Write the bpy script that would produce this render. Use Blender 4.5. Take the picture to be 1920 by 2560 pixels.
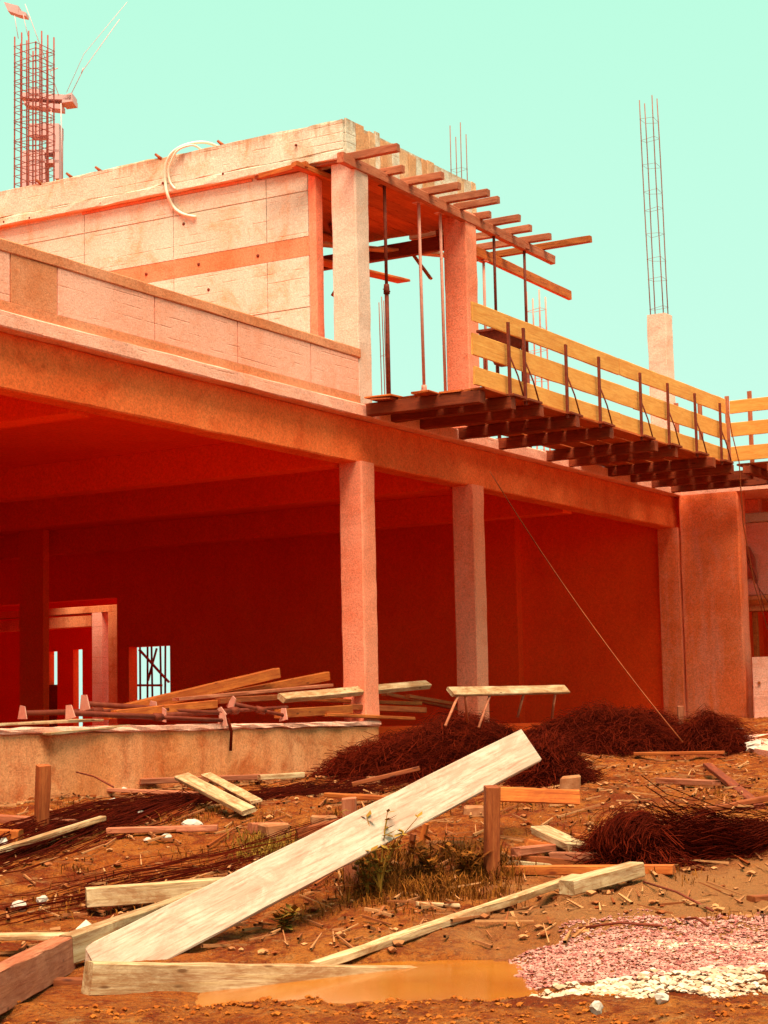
import bpy, bmesh, math, random
import numpy as np
from mathutils import Vector, Matrix, Quaternion

for o in list(bpy.data.objects):
    bpy.data.objects.remove(o)
S = bpy.context.scene
COL = S.collection
R = math.radians
rng = random.Random(7)

# ------------------------------------------------------------------ camera
# World: X runs along the ground-floor facade (away from the camera), Y into the building, Z up, metres.
CAM = np.array([-25.03, -15.09, 1.65])
FPX = 4695.4
_pi, _ro, _th = R(6.4265), R(-1.2278), R(30.4136)
_fw = np.array([math.cos(_th), math.sin(_th), 0.0]); _up = np.array([0, 0, 1.0]); _rt = np.cross(_fw, _up)
CF = math.cos(_pi)*_fw + math.sin(_pi)*_up
_U = -math.sin(_pi)*_fw + math.cos(_pi)*_up
CR = math.cos(_ro)*_rt + math.sin(_ro)*_U
CU = -math.sin(_ro)*_rt + math.cos(_ro)*_U
cd = bpy.data.cameras.new('camera')
cam = bpy.data.objects.new('camera', cd); COL.objects.link(cam)
cd.sensor_fit = 'HORIZONTAL'; cd.sensor_width = 36.0; cd.lens = 36.0*FPX/1920.0
cd.clip_start = 0.1; cd.clip_end = 3000
cam.matrix_world = Matrix(((CR[0], CU[0], -CF[0], CAM[0]), (CR[1], CU[1], -CF[1], CAM[1]), (CR[2], CU[2], -CF[2], CAM[2]), (0, 0, 0, 1)))
S.camera = cam

# ------------------------------------------------------------------ world, sun, exposure
SUN_TO = Vector((-0.32, -0.23, 0.92)).normalized()
W = bpy.data.worlds.new('World'); S.world = W; W.use_nodes = True
nt = W.node_tree; nt.nodes.clear()
wo = nt.nodes.new('ShaderNodeOutputWorld'); bg = nt.nodes.new('ShaderNodeBackground')
sky = nt.nodes.new('ShaderNodeTexSky'); sky.sky_type = 'NISHITA'; sky.sun_disc = False
sky.sun_elevation = math.asin(SUN_TO.z); sky.sun_rotation = math.atan2(SUN_TO.x, SUN_TO.y)
sky.air_density = 1.0; sky.dust_density = 4.0
sm = nt.nodes.new('ShaderNodeMix'); sm.data_type = 'RGBA'; sm.blend_type = 'MIX'
scl = nt.nodes.new('ShaderNodeVectorMath'); scl.operation = 'SCALE'; scl.inputs['Scale'].default_value = 0.06
nt.links.new(sky.outputs[0], scl.inputs[0])
tcw = nt.nodes.new('ShaderNodeTexCoord'); sep = nt.nodes.new('ShaderNodeSeparateXYZ')
nt.links.new(tcw.outputs['Generated'], sep.inputs[0])
mr = nt.nodes.new('ShaderNodeMapRange'); mr.inputs['From Min'].default_value = 0.0; mr.inputs['From Max'].default_value = 0.42
nt.links.new(sep.outputs['Z'], mr.inputs['Value'])
cr = nt.nodes.new('ShaderNodeValToRGB')
cr.color_ramp.elements[0].position = 0.0; cr.color_ramp.elements[0].color = (0.68, 1.03, 0.88, 1)   # pale overcast at the horizon
cr.color_ramp.elements[1].position = 1.0; cr.color_ramp.elements[1].color = (0.50, 1.02, 0.76, 1)   # aqua overcast above
nt.links.new(mr.outputs[0], cr.inputs[0])
sm.inputs[0].default_value = 0.06
nt.links.new(cr.outputs[0], sm.inputs[6]); nt.links.new(scl.outputs[0], sm.inputs[7])
nt.links.new(sm.outputs[2], bg.inputs['Color']); bg.inputs['Strength'].default_value = 0.51
nt.links.new(bg.outputs[0], wo.inputs['Surface'])

sl = bpy.data.lights.new('sun', 'SUN'); sl.energy = 4.9; sl.angle = R(40); sl.color = (1.0, 0.80, 0.57)
sun = bpy.data.objects.new('sun', sl); COL.objects.link(sun)
sun.rotation_euler = SUN_TO.to_track_quat('Z', 'Y').to_euler()
sun.location = (-20, -10, 30)
VS = S.view_settings
VS.view_transform = 'Standard'; VS.look = 'None'; VS.exposure = 1.0; VS.gamma = 1.0; VS.use_curve_mapping = False
S.cycles.max_bounces = 10; S.cycles.diffuse_bounces = 8; S.cycles.use_denoising = True
S.cycles.use_adaptive_sampling = True; S.cycles.adaptive_threshold = 0.02
S.cycles.sample_clamp_indirect = 6.0

# ------------------------------------------------------------------ materials
def N(nt, t, **kw):
    n = nt.nodes.new(t)
    for k, v in kw.items():
        if k in n.inputs: n.inputs[k].default_value = v
        else: setattr(n, k, v)
    return n
def mix(nt, a, b, fac, mode='MIX'):
    m = nt.nodes.new('ShaderNodeMix'); m.data_type = 'RGBA'; m.blend_type = mode
    for i, v in ((0, fac), (6, a), (7, b)):
        if hasattr(v, 'default_value') or hasattr(v, 'links'): nt.links.new(v, m.inputs[i])
        else: m.inputs[i].default_value = v if i == 0 else (*v, 1)
    return m.outputs[2]
def ramp(nt, src, stops):
    r = nt.nodes.new('ShaderNodeValToRGB'); e = r.color_ramp.elements
    while len(e) < len(stops): e.new(0.5)
    for i, (p, c) in enumerate(stops):
        e[i].position = p; e[i].color = (c, c, c, 1) if not isinstance(c, tuple) else (*c, 1)
    nt.links.new(src, r.inputs[0]); return r.outputs[0]
def base_mat(name, rough=0.85, spec=0.2):
    m = bpy.data.materials.new(name); m.use_nodes = True
    nt = m.node_tree; b = nt.nodes['Principled BSDF']
    b.inputs['Roughness'].default_value = rough; b.inputs['Specular IOR Level'].default_value = spec
    return m, nt, b
def coords(nt, kind, scale=(1, 1, 1)):
    if kind == 'world': s = nt.nodes.new('ShaderNodeNewGeometry').outputs['Position']
    else: s = nt.nodes.new('ShaderNodeTexCoord').outputs['Object']
    mp = nt.nodes.new('ShaderNodeMapping'); mp.inputs['Scale'].default_value = scale
    nt.links.new(s, mp.inputs[0]); return mp.outputs[0]
def noise(nt, vec, scale, detail=5, rough=0.6, dist=0.0):
    n = N(nt, 'ShaderNodeTexNoise'); n.inputs['Scale'].default_value = scale; n.inputs['Detail'].default_value = detail
    n.inputs['Roughness'].default_value = rough; n.inputs['Distortion'].default_value = dist
    nt.links.new(vec, n.inputs['Vector']); return n.outputs['Fac']
def bump(nt, b, h, strength, dist=0.02):
    n = N(nt, 'ShaderNodeBump'); n.inputs['Strength'].default_value = strength; n.inputs['Distance'].default_value = dist
    nt.links.new(h, n.inputs['Height']); nt.links.new(n.outputs[0], b.inputs['Normal'])
def tripled(c, k): return tuple(min(1.0, x*k) for x in c)

def concrete(name, c1, c2, stain, stain_amt=0.5, board=0.0, streak=0.5, grain=0.25, pit=0.5, drip=None):
    m, nt, b = base_mat(name, 0.9, 0.15)
    v = coords(nt, 'world')
    big = noise(nt, v, 0.55, 6, 0.62, 0.4)
    col = mix(nt, c1, c2, ramp(nt, big, [(0.38, 0.0), (0.62, 1.0)]))
    vs = coords(nt, 'world', (1.7, 1.7, 0.22))
    st = noise(nt, vs, 1.0, 6, 0.65)
    stf = ramp(nt, st, [(0.50, 0.0), (0.74, streak)])
    col = mix(nt, col, stain, stf)
    pa = noise(nt, v, 1.7, 7, 0.7, 0.6)
    col = mix(nt, col, stain, ramp(nt, pa, [(0.50, 0.0), (0.68, stain_amt)]))
    fine = noise(nt, v, 38, 4, 0.75)
    mid = noise(nt, v, 11, 5, 0.7)
    col = mix(nt, col, (0, 0, 0), ramp(nt, fine, [(0.30, grain), (0.55, 0.0)]))
    col = mix(nt, col, stain, ramp(nt, mid, [(0.52, 0.0), (0.72, 0.45*grain*2)]))
    mot = N(nt, 'ShaderNodeMapRange'); mot.inputs['From Min'].default_value = 0.3; mot.inputs['From Max'].default_value = 0.7
    mot.inputs['To Min'].default_value = 0.80; mot.inputs['To Max'].default_value = 1.16
    nt.links.new(noise(nt, v, 19, 8, 0.8), mot.inputs['Value'])
    mo2 = N(nt, 'ShaderNodeVectorMath', operation='SCALE'); nt.links.new(col, mo2.inputs[0]); nt.links.new(mot.outputs[0], mo2.inputs['Scale']); col = mo2.outputs[0]
    if drip:
        dz = N(nt, 'ShaderNodeSeparateXYZ'); nt.links.new(v, dz.inputs[0])
        dn = N(nt, 'ShaderNodeMath', operation='MULTIPLY_ADD'); nt.links.new(noise(nt, coords(nt, 'world', (5, 5, 0.6)), 1.0, 5, 0.7), dn.inputs[0]); dn.inputs[1].default_value = 0.9; nt.links.new(dz.outputs['Z'], dn.inputs[2])
        dm = N(nt, 'ShaderNodeMapRange'); nt.links.new(dn.outputs[0], dm.inputs['Value']); dm.inputs['From Min'].default_value = drip; dm.inputs['From Max'].default_value = drip+0.22; dm.inputs['To Max'].default_value = 0.85
        col = mix(nt, col, tripled(stain, 0.55), dm.outputs[0])
    vo = N(nt, 'ShaderNodeTexVoronoi'); vo.inputs['Scale'].default_value = 9.0; nt.links.new(v, vo.inputs['Vector'])
    pits = ramp(nt, vo.outputs['Distance'], [(0.05, 1.0), (0.13, 0.0)])
    pm = N(nt, 'ShaderNodeMath', operation='MULTIPLY'); pm.inputs[1].default_value = pit*0.7
    msk = ramp(nt, noise(nt, v, 2.3, 2), [(0.5, 0.0), (0.62, 1.0)])
    pm2 = N(nt, 'ShaderNodeMath', operation='MULTIPLY'); nt.links.new(pits, pm2.inputs[0]); nt.links.new(msk, pm2.inputs[1])
    nt.links.new(pm2.outputs[0], pm.inputs[0])
    col = mix(nt, col, tripled(stain, 0.5), pm.outputs[0])
    h = N(nt, 'ShaderNodeMath', operation='ADD'); nt.links.new(fine, h.inputs[0]); nt.links.new(mid, h.inputs[1])
    hh = h.outputs[0]
    if board > 0:
        sp = N(nt, 'ShaderNodeSeparateXYZ'); nt.links.new(v, sp.inputs[0])
        wob = N(nt, 'ShaderNodeMath', operation='MULTIPLY_ADD'); nt.links.new(noise(nt, coords(nt, 'world', (0.5, 0.5, 2)), 1.0, 3), wob.inputs[0])
        wob.inputs[1].default_value = 0.05; nt.links.new(sp.outputs['Z'], wob.inputs[2])
        dv = N(nt, 'ShaderNodeMath', operation='DIVIDE'); nt.links.new(wob.outputs[0], dv.inputs[0]); dv.inputs[1].default_value = 0.15
        fr = N(nt, 'ShaderNodeMath', operation='FRACT'); nt.links.new(dv.outputs[0], fr.inputs[0])
        ln = ramp(nt, fr.outputs[0], [(0.0, 1.0), (0.10, 0.0), (0.96, 0.0), (1.0, 1.0)])
        brk = ramp(nt, noise(nt, coords(nt, 'world', (1.1, 1.1, 5)), 1.0, 4, 0.7), [(0.50, 0.0), (0.60, 1.0)])
        lm = N(nt, 'ShaderNodeMath', operation='MULTIPLY'); nt.links.new(ln, lm.inputs[0]); nt.links.new(brk, lm.inputs[1])
        lk = N(nt, 'ShaderNodeMath', operation='MULTIPLY'); nt.links.new(lm.outputs[0], lk.inputs[0]); lk.inputs[1].default_value = board
        col = mix(nt, col, tripled(stain, 0.8), lk.outputs[0])
        fib = noise(nt, coords(nt, 'world', (1.2, 1.2, 26)), 1.0, 5, 0.7)
        col = mix(nt, col, stain, ramp(nt, fib, [(0.55, 0.0), (0.75, 0.55)]))
        h2 = N(nt, 'ShaderNodeMath', operation='SUBTRACT'); nt.links.new(hh, h2.inputs[0]); nt.links.new(lm.outputs[0], h2.inputs[1]); hh = h2.outputs[0]
    nt.links.new(col, b.inputs['Base Color'])
    bump(nt, b, hh, 0.45, 0.02)
    return m

def wood(name, c1, c2, dark, var=0.35, knots=True, rough=0.75, stain=0.5):
    m, nt, b = base_mat(name, rough, 0.25)
    oi = nt.nodes.new('ShaderNodeObjectInfo')
    tc = nt.nodes.new('ShaderNodeTexCoord')
    off = N(nt, 'ShaderNodeVectorMath', operation='SCALE'); off.inputs[0].default_value = (37.0, 11.0, 23.0)
    nt.links.new(oi.outputs['Random'], off.inputs['Scale'])
    ad = N(nt, 'ShaderNodeVectorMath', operation='ADD'); nt.links.new(tc.outputs['Object'], ad.inputs[0]); nt.links.new(off.outputs[0], ad.inputs[1])
    def sc(s):
        mp = nt.nodes.new('ShaderNodeMapping'); mp.inputs['Scale'].default_value = s; nt.links.new(ad.outputs[0], mp.inputs[0]); return mp.outputs[0]
    gr = noise(nt, sc((1.3, 26, 26)), 1.0, 6, 0.65, 0.7)
    col = mix(nt, c1, c2, ramp(nt, gr, [(0.36, 0.0), (0.64, 1.0)]))
    col = mix(nt, col, dark, ramp(nt, noise(nt, sc((2.2, 45, 45)), 1.0, 5, 0.75), [(0.50, 0.0), (0.64, 0.7)]))
    col = mix(nt, col, dark, ramp(nt, noise(nt, sc((2.0, 6, 6)), 1.0, 8, 0.78, 0.6), [(0.42, 0.0), (0.58, stain)]))
    if knots:
        vo = N(nt, 'ShaderNodeTexVoronoi'); vo.inputs['Scale'].default_value = 1.0; nt.links.new(sc((2.6, 9, 9)), vo.inputs['Vector'])
        col = mix(nt, col, tripled(dark, 0.5), ramp(nt, vo.outputs['Distance'], [(0.07, 0.85), (0.14, 0.0)]))
    va = N(nt, 'ShaderNodeMapRange'); va.inputs['To Min'].default_value = 1-var; va.inputs['To Max'].default_value = 1+var*0.4
    nt.links.new(oi.outputs['Random'], va.inputs['Value'])
    sca = N(nt, 'ShaderNodeVectorMath', operation='SCALE'); nt.links.new(col, sca.inputs[0]); nt.links.new(va.outputs[0], sca.inputs['Scale'])
    nt.links.new(sca.outputs[0], b.inputs['Base Color'])
    bump(nt, b, gr, 0.5, 0.008)
    return m

def plain(name, c1, c2, scale=6, rough=0.7, spec=0.3, metal=0.0, island=False, bmp=0.3, kind='world'):
    m, nt, b = base_mat(name, rough, spec); b.inputs['Metallic'].default_value = metal
    v = coords(nt, kind)
    n = noise(nt, v, scale, 5, 0.65)
    if island:
        g = nt.nodes.new('ShaderNodeNewGeometry')
        col = mix(nt, c1, c2, g.outputs['Random Per Island'])
        col = mix(nt, col, tripled(c1, 0.5), ramp(nt, n, [(0.5, 0.0), (0.75, 0.5)]))
    else:
        col = mix(nt, c1, c2, ramp(nt, n, [(0.36, 0.0), (0.64, 1.0)]))
    nt.links.new(col, b.inputs['Base Color'])
    bump(nt, b, noise(nt, v, scale*4, 3), bmp, 0.01)
    return m

M = {}
M['pale'] = concrete('pale_board_marked_concrete', (0.68, 0.63, 0.52), (0.60, 0.54, 0.43), (0.62, 0.34, 0.18), 0.8, board=0.45, streak=0.4, grain=0.25, drip=11.60)  # one concrete graded by brightness: lit faces paler here, dimmer ones redder below
M['upcol'] = concrete('pale_column_concrete', (0.76, 0.54, 0.44), (0.70, 0.46, 0.36), (0.68, 0.30, 0.17), 0.4, streak=0.3, grain=0.2)
M['pink'] = concrete('pink_panel_concrete', (0.90, 0.45, 0.34), (0.86, 0.38, 0.27), (0.76, 0.21, 0.09), 0.45, board=0.08, streak=0.25, grain=0.25)
M['band'] = concrete('orange_band_and_shade', (0.70, 0.28, 0.15), (0.62, 0.21, 0.09), (0.50, 0.10, 0.02), 0.5, streak=0.3, grain=0.25)  # darker concrete; also paints shade strips on parapet and under roof lip
M['red'] = concrete('red_toned_concrete', (0.90, 0.30, 0.18), (0.86, 0.24, 0.13), (0.76, 0.13, 0.04), 0.45, streak=0.45, grain=0.25)
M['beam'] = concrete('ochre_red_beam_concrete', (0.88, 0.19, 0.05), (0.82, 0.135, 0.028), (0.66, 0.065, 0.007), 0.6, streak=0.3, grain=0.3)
M['redshade'] = concrete('red_shade_interior', (0.92, 0.095, 0.010), (0.90, 0.08, 0.008), (0.82, 0.06, 0.005), 0.4, streak=0.4, grain=0.05)  # deep red shade of the interior put into the surface colour
M['pier'] = concrete('streaked_pier_concrete', (0.86, 0.19, 0.06), (0.78, 0.13, 0.03), (0.90, 0.32, 0.20), 0.3, streak=0.9, grain=0.3)
M['plinth'] = concrete('stained_plinth_concrete', (0.80, 0.32, 0.14), (0.70, 0.22, 0.07), (0.46, 0.07, 0.01), 0.7, streak=0.7, grain=0.3)
M['wpale'] = wood('bleached_timber', (0.62, 0.43, 0.26), (0.50, 0.31, 0.15), (0.26, 0.085, 0.022), 0.3, stain=0.75)
M['wboard'] = wood('cement_splashed_board', (0.54, 0.43, 0.34), (0.46, 0.34, 0.25), (0.42, 0.16, 0.10), 0.05, stain=0.5, knots=False)
M['wor'] = wood('orange_timber', (0.58, 0.155, 0.024), (0.48, 0.105, 0.013), (0.24, 0.03, 0.003), 0.3)
M['wbrown'] = wood('brown_weathered_timber', (0.38, 0.095, 0.022), (0.28, 0.055, 0.010), (0.14, 0.016, 0.002), 0.3)
M['wpink'] = wood('grey_pink_timber', (0.50, 0.17, 0.09), (0.42, 0.12, 0.05), (0.24, 0.04, 0.012), 0.25)
M['wyel'] = wood('yellow_formwork_board', (0.76, 0.36, 0.085), (0.70, 0.30, 0.06), (0.56, 0.18, 0.025), 0.08, stain=0.5, knots=False)
M['wdark'] = wood('dark_soaked_timber', (0.30, 0.05, 0.010), (0.22, 0.03, 0.006), (0.12, 0.012, 0.003), 0.2)
M['wunder'] = wood('oiled_platform_board', (0.54, 0.12, 0.018), (0.46, 0.08, 0.010), (0.28, 0.035, 0.004), 0.25)
M['rust'] = plain('rusty_steel', (0.12, 0.014, 0.005), (0.19, 0.030, 0.011), 9, 0.7, 0.2, 0.0)
M['rustp'] = plain('rosy_rusted_steel', (0.55, 0.20, 0.14), (0.62, 0.27, 0.20), 9, 0.65, 0.35, 0.1)
M['rebar'] = plain('rusty_rebar', (0.24, 0.045, 0.035), (0.32, 0.075, 0.055), 20, 0.8, 0.15)
M['rebarf'] = plain('weathered_rebar', (0.28, 0.13, 0.10), (0.22, 0.09, 0.07), 20, 0.8, 0.15)
M['brush'] = plain('dark_binding_wire', (0.045, 0.002, 0.0004), (0.11, 0.008, 0.0012), 3, 0.95, 0.05, island=True)
M['hose'] = plain('cream_hose', (0.80, 0.74, 0.60), (0.72, 0.66, 0.52), 3, 0.5, 0.4)
M['crane'] = plain('haze_pink_crane_paint', (0.62, 0.36, 0.36), (0.70, 0.44, 0.44), 0.5, 0.7, 0.2)  # haze and overexposure put into the paint colour
M['paper'] = plain('white_paper', (0.52, 0.42, 0.36), (0.44, 0.34, 0.28), 5, 0.8, 0.1)
M['rag'] = plain('faded_red_cloth', (0.48, 0.14, 0.09), (0.40, 0.09, 0.05), 4, 0.95, 0.05)
M['gravel'] = plain('pink_gravel', (0.26, 0.06, 0.05), (0.54, 0.27, 0.22), 8, 0.9, 0.1, island=True)
M['chip'] = plain('loose_rubble', (0.20, 0.035, 0.006), (0.50, 0.22, 0.09), 8, 0.9, 0.1, island=True)
M['clod'] = plain('ochre_mud_clods', (0.26, 0.055, 0.006), (0.36, 0.10, 0.014), 5, 0.95, 0.1, island=True, bmp=0.8)
M['lime'] = plain('spilled_lime', (0.40, 0.22, 0.13), (0.66, 0.50, 0.38), 5, 0.95, 0.05, island=True, bmp=0.7)
M['weed'] = plain('dry_weed', (0.18, 0.08, 0.010), (0.30, 0.15, 0.02), 5, 0.9, 0.1, island=True)
M['weedd'] = plain('dark_rank_grass', (0.10, 0.022, 0.002), (0.26, 0.08, 0.008), 5, 0.9, 0.1, island=True)
M['brick'] = plain('broken_masonry', (0.30, 0.10, 0.04), (0.40, 0.17, 0.08), 7, 0.9, 0.1, bmp=0.6)

M['edge'] = concrete('beige_edge_concrete', (0.70, 0.44, 0.26), (0.64, 0.36, 0.19), (0.56, 0.22, 0.08), 0.6, streak=0.5, grain=0.25)
M['edge2'] = concrete('tan_edge_concrete', (0.66, 0.36, 0.19), (0.60, 0.29, 0.13), (0.50, 0.16, 0.05), 0.6, streak=0.5, grain=0.25)
# soil: ochre earth, dark patches that also paint in its shadows, pale dusty patches
def soil():
    m, nt, b = base_mat('ochre_soil', 0.92, 0.12)
    v = coords(nt, 'world')
    col = mix(nt, (0.48, 0.100, 0.010), (0.58, 0.165, 0.026), ramp(nt, noise(nt, v, 0.8, 7, 0.65, 0.5), [(0.38, 0.0), (0.62, 1.0)]))
    col = mix(nt, col, (0.22, 0.020, 0.0015), ramp(nt, noise(nt, v, 1.15, 8, 0.72, 0.8), [(0.48, 0.0), (0.60, 0.85)]))
    col = mix(nt, col, (0.25, 0.026, 0.002), ramp(nt, noise(nt, v, 5, 9, 0.82), [(0.49, 0.0), (0.58, 0.85)]))
    col = mix(nt, col, (0.62, 0.29, 0.10), ramp(nt, noise(nt, v, 2.6, 8, 0.78, 0.3), [(0.56, 0.0), (0.70, 0.8)]))
    col = mix(nt, col, (0.08, 0.008, 0.001), ramp(nt, noise(nt, v, 24, 7, 0.85), [(0.51, 0.0), (0.62, 0.8)]))
    col = mix(nt, col, (0.62, 0.32, 0.13), ramp(nt, noise(nt, coords(nt, 'world', (1.0, 1.0, 3.0)), 17, 7, 0.85), [(0.57, 0.0), (0.66, 0.7)]))
    # pale damp sand round the gravel and along the right
    sp_ = N(nt, 'ShaderNodeVectorMath', operation='DISTANCE'); nt.links.new(v, sp_.inputs[0]); sp_.inputs[1].default_value = (-10.6, -10.0, 0.2)
    sd_ = N(nt, 'ShaderNodeMath', operation='MULTIPLY_ADD'); nt.links.new(noise(nt, v, 1.3, 5, 0.6), sd_.inputs[0]); sd_.inputs[1].default_value = -3.0; nt.links.new(sp_.outputs['Value'], sd_.inputs[2])
    sn_ = N(nt, 'ShaderNodeMapRange'); nt.links.new(sd_.outputs[0], sn_.inputs['Value']); sn_.inputs['From Min'].default_value = 1.3; sn_.inputs['From Max'].default_value = 0.2; sn_.inputs['To Max'].default_value = 0.8
    col = mix(nt, col, (0.50, 0.19, 0.065), sn_.outputs[0])
    nt.links.new(col, b.inputs['Base Color'])
    h = N(nt, 'ShaderNodeMath', operation='ADD'); nt.links.new(noise(nt, v, 9, 8, 0.75), h.inputs[0]); nt.links.new(noise(nt, v, 40, 4, 0.7), h.inputs[1])
    bump(nt, b, h.outputs[0], 1.0, 0.09)
    return m
M['soil'] = soil()
def mudwater():
    m, nt, b = base_mat('ochre_muddy_water', 0.16, 0.5)
    v = coords(nt, 'world')
    col = mix(nt, (0.38, 0.12, 0.008), (0.30, 0.08, 0.005), ramp(nt, noise(nt, v, 1.1, 4, 0.6, 0.6), [(0.35, 0.0), (0.65, 1.0)]))
    nt.links.new(col, b.inputs['Base Color'])
    bump(nt, b, noise(nt, v, 6, 3), 0.05, 0.01)
    return m
M['water'] = mudwater()

# ------------------------------------------------------------------ object helpers
def tag(o, label=None, cat=None, group=None, kind=None):
    if label: o['label'] = label
    if cat: o['category'] = cat
    if group: o['group'] = group
    if kind: o['kind'] = kind
    return o
def link(name, me, m=None, parent=None):
    o = bpy.data.objects.new(name, me); COL.objects.link(o)
    if m is not None and not me.materials: me.materials.append(M[m] if isinstance(m, str) else m)
    if parent: o.parent = parent
    return o
def empty(name, loc=(0, 0, 0)):
    o = bpy.data.objects.new(name, None); COL.objects.link(o); o.location = loc; o.empty_display_size = 0.3
    return o
def mesh(name, vs, fs, smooth=False):
    me = bpy.data.meshes.new(name); me.from_pydata([tuple(v) for v in vs], [], fs); me.update()
    if smooth: me.polygons.foreach_set('use_smooth', [True]*len(me.polygons))
    return me
BOXF = [(0, 3, 2, 1), (4, 5, 6, 7), (0, 1, 5, 4), (1, 2, 6, 5), (2, 3, 7, 6), (3, 0, 4, 7)]
def box_me(name, x0, x1, y0, y1, z0, z1):
    vs = [(x0, y0, z0), (x1, y0, z0), (x1, y1, z0), (x0, y1, z0), (x0, y0, z1), (x1, y0, z1), (x1, y1, z1), (x0, y1, z1)]
    return mesh(name, vs, BOXF)
def box(name, x0, x1, y0, y1, z0, z1, m, parent=None, bev=0.012, rough_edge=0.0, seg=0.25):
    """concrete block: bevelled; with rough_edge, cut into short lengths whose edges wander a little"""
    if rough_edge <= 0:
        me = box_me(name, x0, x1, y0, y1, z0, z1)
        bm = bmesh.new(); bm.from_mesh(me)
        if bev > 0:
            bmesh.ops.bevel(bm, geom=bm.edges[:], offset=min(bev, 0.4*min(x1-x0, y1-y0, z1-z0)), segments=2, profile=0.5, affect='EDGES')
        bm.to_mesh(me); bm.free()
        return link(name, me, m, parent)
    d = (x1-x0, y1-y0, z1-z0); ax = d.index(max(d)); n = max(2, int(d[ax]/seg))
    o1, o2 = [i for i in range(3) if i != ax]
    lo = (x0, y0, z0); hi = (x1, y1, z1); c = bev
    ring = [(lo[o1]+c, lo[o2]), (hi[o1]-c, lo[o2]), (hi[o1], lo[o2]+c), (hi[o1], hi[o2]-c), (hi[o1]-c, hi[o2]), (lo[o1]+c, hi[o2]), (lo[o1], hi[o2]-c), (lo[o1], lo[o2]+c)]
    vs, fs = [], []
    for i in range(n+1):
        t = lo[ax]+d[ax]*i/n
        for k, (a, b_) in enumerate(ring):
            v = [0, 0, 0]; v[ax] = t + (rng.uniform(-1, 1)*seg*0.2 if 0 < i < n else 0)
            v[o1] = a + rng.uniform(-1, 1)*rough_edge; v[o2] = b_ + rng.uniform(-1, 1)*rough_edge
            vs.append(v)
    for i in range(n):
        for k in range(8):
            a = i*8+k; b_ = i*8+(k+1) % 8; fs.append((a, b_, b_+8, a+8))
    fs.append(tuple(range(7, -1, -1))); fs.append(tuple(range(n*8, n*8+8)))
    me = mesh(name, vs, fs)
    bm = bmesh.new(); bm.from_mesh(me); bmesh.ops.recalc_face_normals(bm, faces=bm.faces[:]); bm.to_mesh(me); bm.free()
    return link(name, me, m, parent)

def plank_me(L, w, t, bow=0.0, jit=0.004, splinter=False, n=None):
    """a board: length along local X from 0 to L, top face at z=0, sides +-w/2; worn edges, slightly bowed"""
    n = n or max(3, min(14, int(L/0.35)+2)); c = min(0.008, 0.2*t)
    ring = [(-w/2+c, -t), (w/2-c, -t), (w/2, -t+c), (w/2, -c), (w/2-c, 0), (-w/2+c, 0), (-w/2, -c), (-w/2, -t+c)]
    vs, fs = [], []
    tw = rng.uniform(-0.04, 0.04)
    for i in range(n+1):
        u = i/n; x = L*u; b_ = bow*4*u*(1-u); a = tw*(u-0.5)
        for (y, z) in ring:
            jx = rng.uniform(-0.05, 0.05)*w*(3 if splinter else 1) if i in (0, n) else 0
            yy = y*math.cos(a)-z*math.sin(a); zz = y*math.sin(a)+z*math.cos(a)
            vs.append((x+jx, yy+rng.uniform(-jit, jit), zz+b_+rng.uniform(-jit, jit)*0.5))
    for i in range(n):
        for k in range(8):
            a = i*8+k; b_ = i*8+(k+1) % 8; fs.append((a, b_, b_+8, a+8))
    fs.append(tuple(range(7, -1, -1))); fs.append(tuple(range(n*8, n*8+8)))
    me = mesh('plank', vs, fs)
    bm = bmesh.new(); bm.from_mesh(me); bmesh.ops.recalc_face_normals(bm, faces=bm.faces[:]); bm.to_mesh(me); bm.free()
    return me
def frame(p0, p1, roll=0.0):
    a = (Vector(p1)-Vector(p0)); L = a.length; a.normalize()
    s = Vector((0, 0, 1)).cross(a)
    if s.length < 1e-3: s = Vector((0, 1, 0))
    s.normalize(); u = a.cross(s)
    q = Quaternion(a, roll); s = q @ s; u = q @ u
    mt = Matrix(((a.x, s.x, u.x, p0[0]), (a.y, s.y, u.y, p0[1]), (a.z, s.z, u.z, p0[2]), (0, 0, 0, 1)))
    return mt, L
def plank(name, p0, p1, w, t, m, label=None, cat='plank', group=None, roll=0.0, bow=0.0, parent=None, splinter=False, jit=0.004):
    mt, L = frame(p0, p1, roll)
    o = link(name, plank_me(L, w, t, bow, jit, splinter), m, parent); o.matrix_world = mt
    if label: tag(o, label, cat, group)
    return o
def tube_geo(vs, fs, pts, r, n=6, r1=None, cap=True):
    pts = [Vector(p) for p in pts]; base = len(vs); r1 = r if r1 is None else r1
    for i, p in enumerate(pts):
        d = (pts[min(i+1, len(pts)-1)]-pts[max(i-1, 0)]).normalized()
        a = d.orthogonal().normalized() if i == 0 else (prev - d*prev.dot(d)).normalized()
        prev = a; b_ = d.cross(a); rr = r+(r1-r)*i/max(1, len(pts)-1)
        for k in range(n):
            th = 2*math.pi*k/n; vs.append(p+(a*math.cos(th)+b_*math.sin(th))*rr)
    for i in range(len(pts)-1):
        for k in range(n):
            a = base+i*n+k; b_ = base+i*n+(k+1) % n; fs.append((a, b_, b_+n, a+n))
    if cap:
        fs.append(tuple(range(base+n-1, base-1, -1))); e = base+(len(pts)-1)*n; fs.append(tuple(range(e, e+n)))
def tube(name, pts, r, m, parent=None, n=8, r1=None):
    vs, fs = [], []; tube_geo(vs, fs, pts, r, n, r1)
    return link(name, mesh(name, vs, fs, True), m, parent)
def copy_tree(o, parent=None):
    c = o.copy(); COL.objects.link(c); c.parent = parent
    for ch in [k for k in o.children]:
        k = copy_tree(ch, c)
    return c

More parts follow.
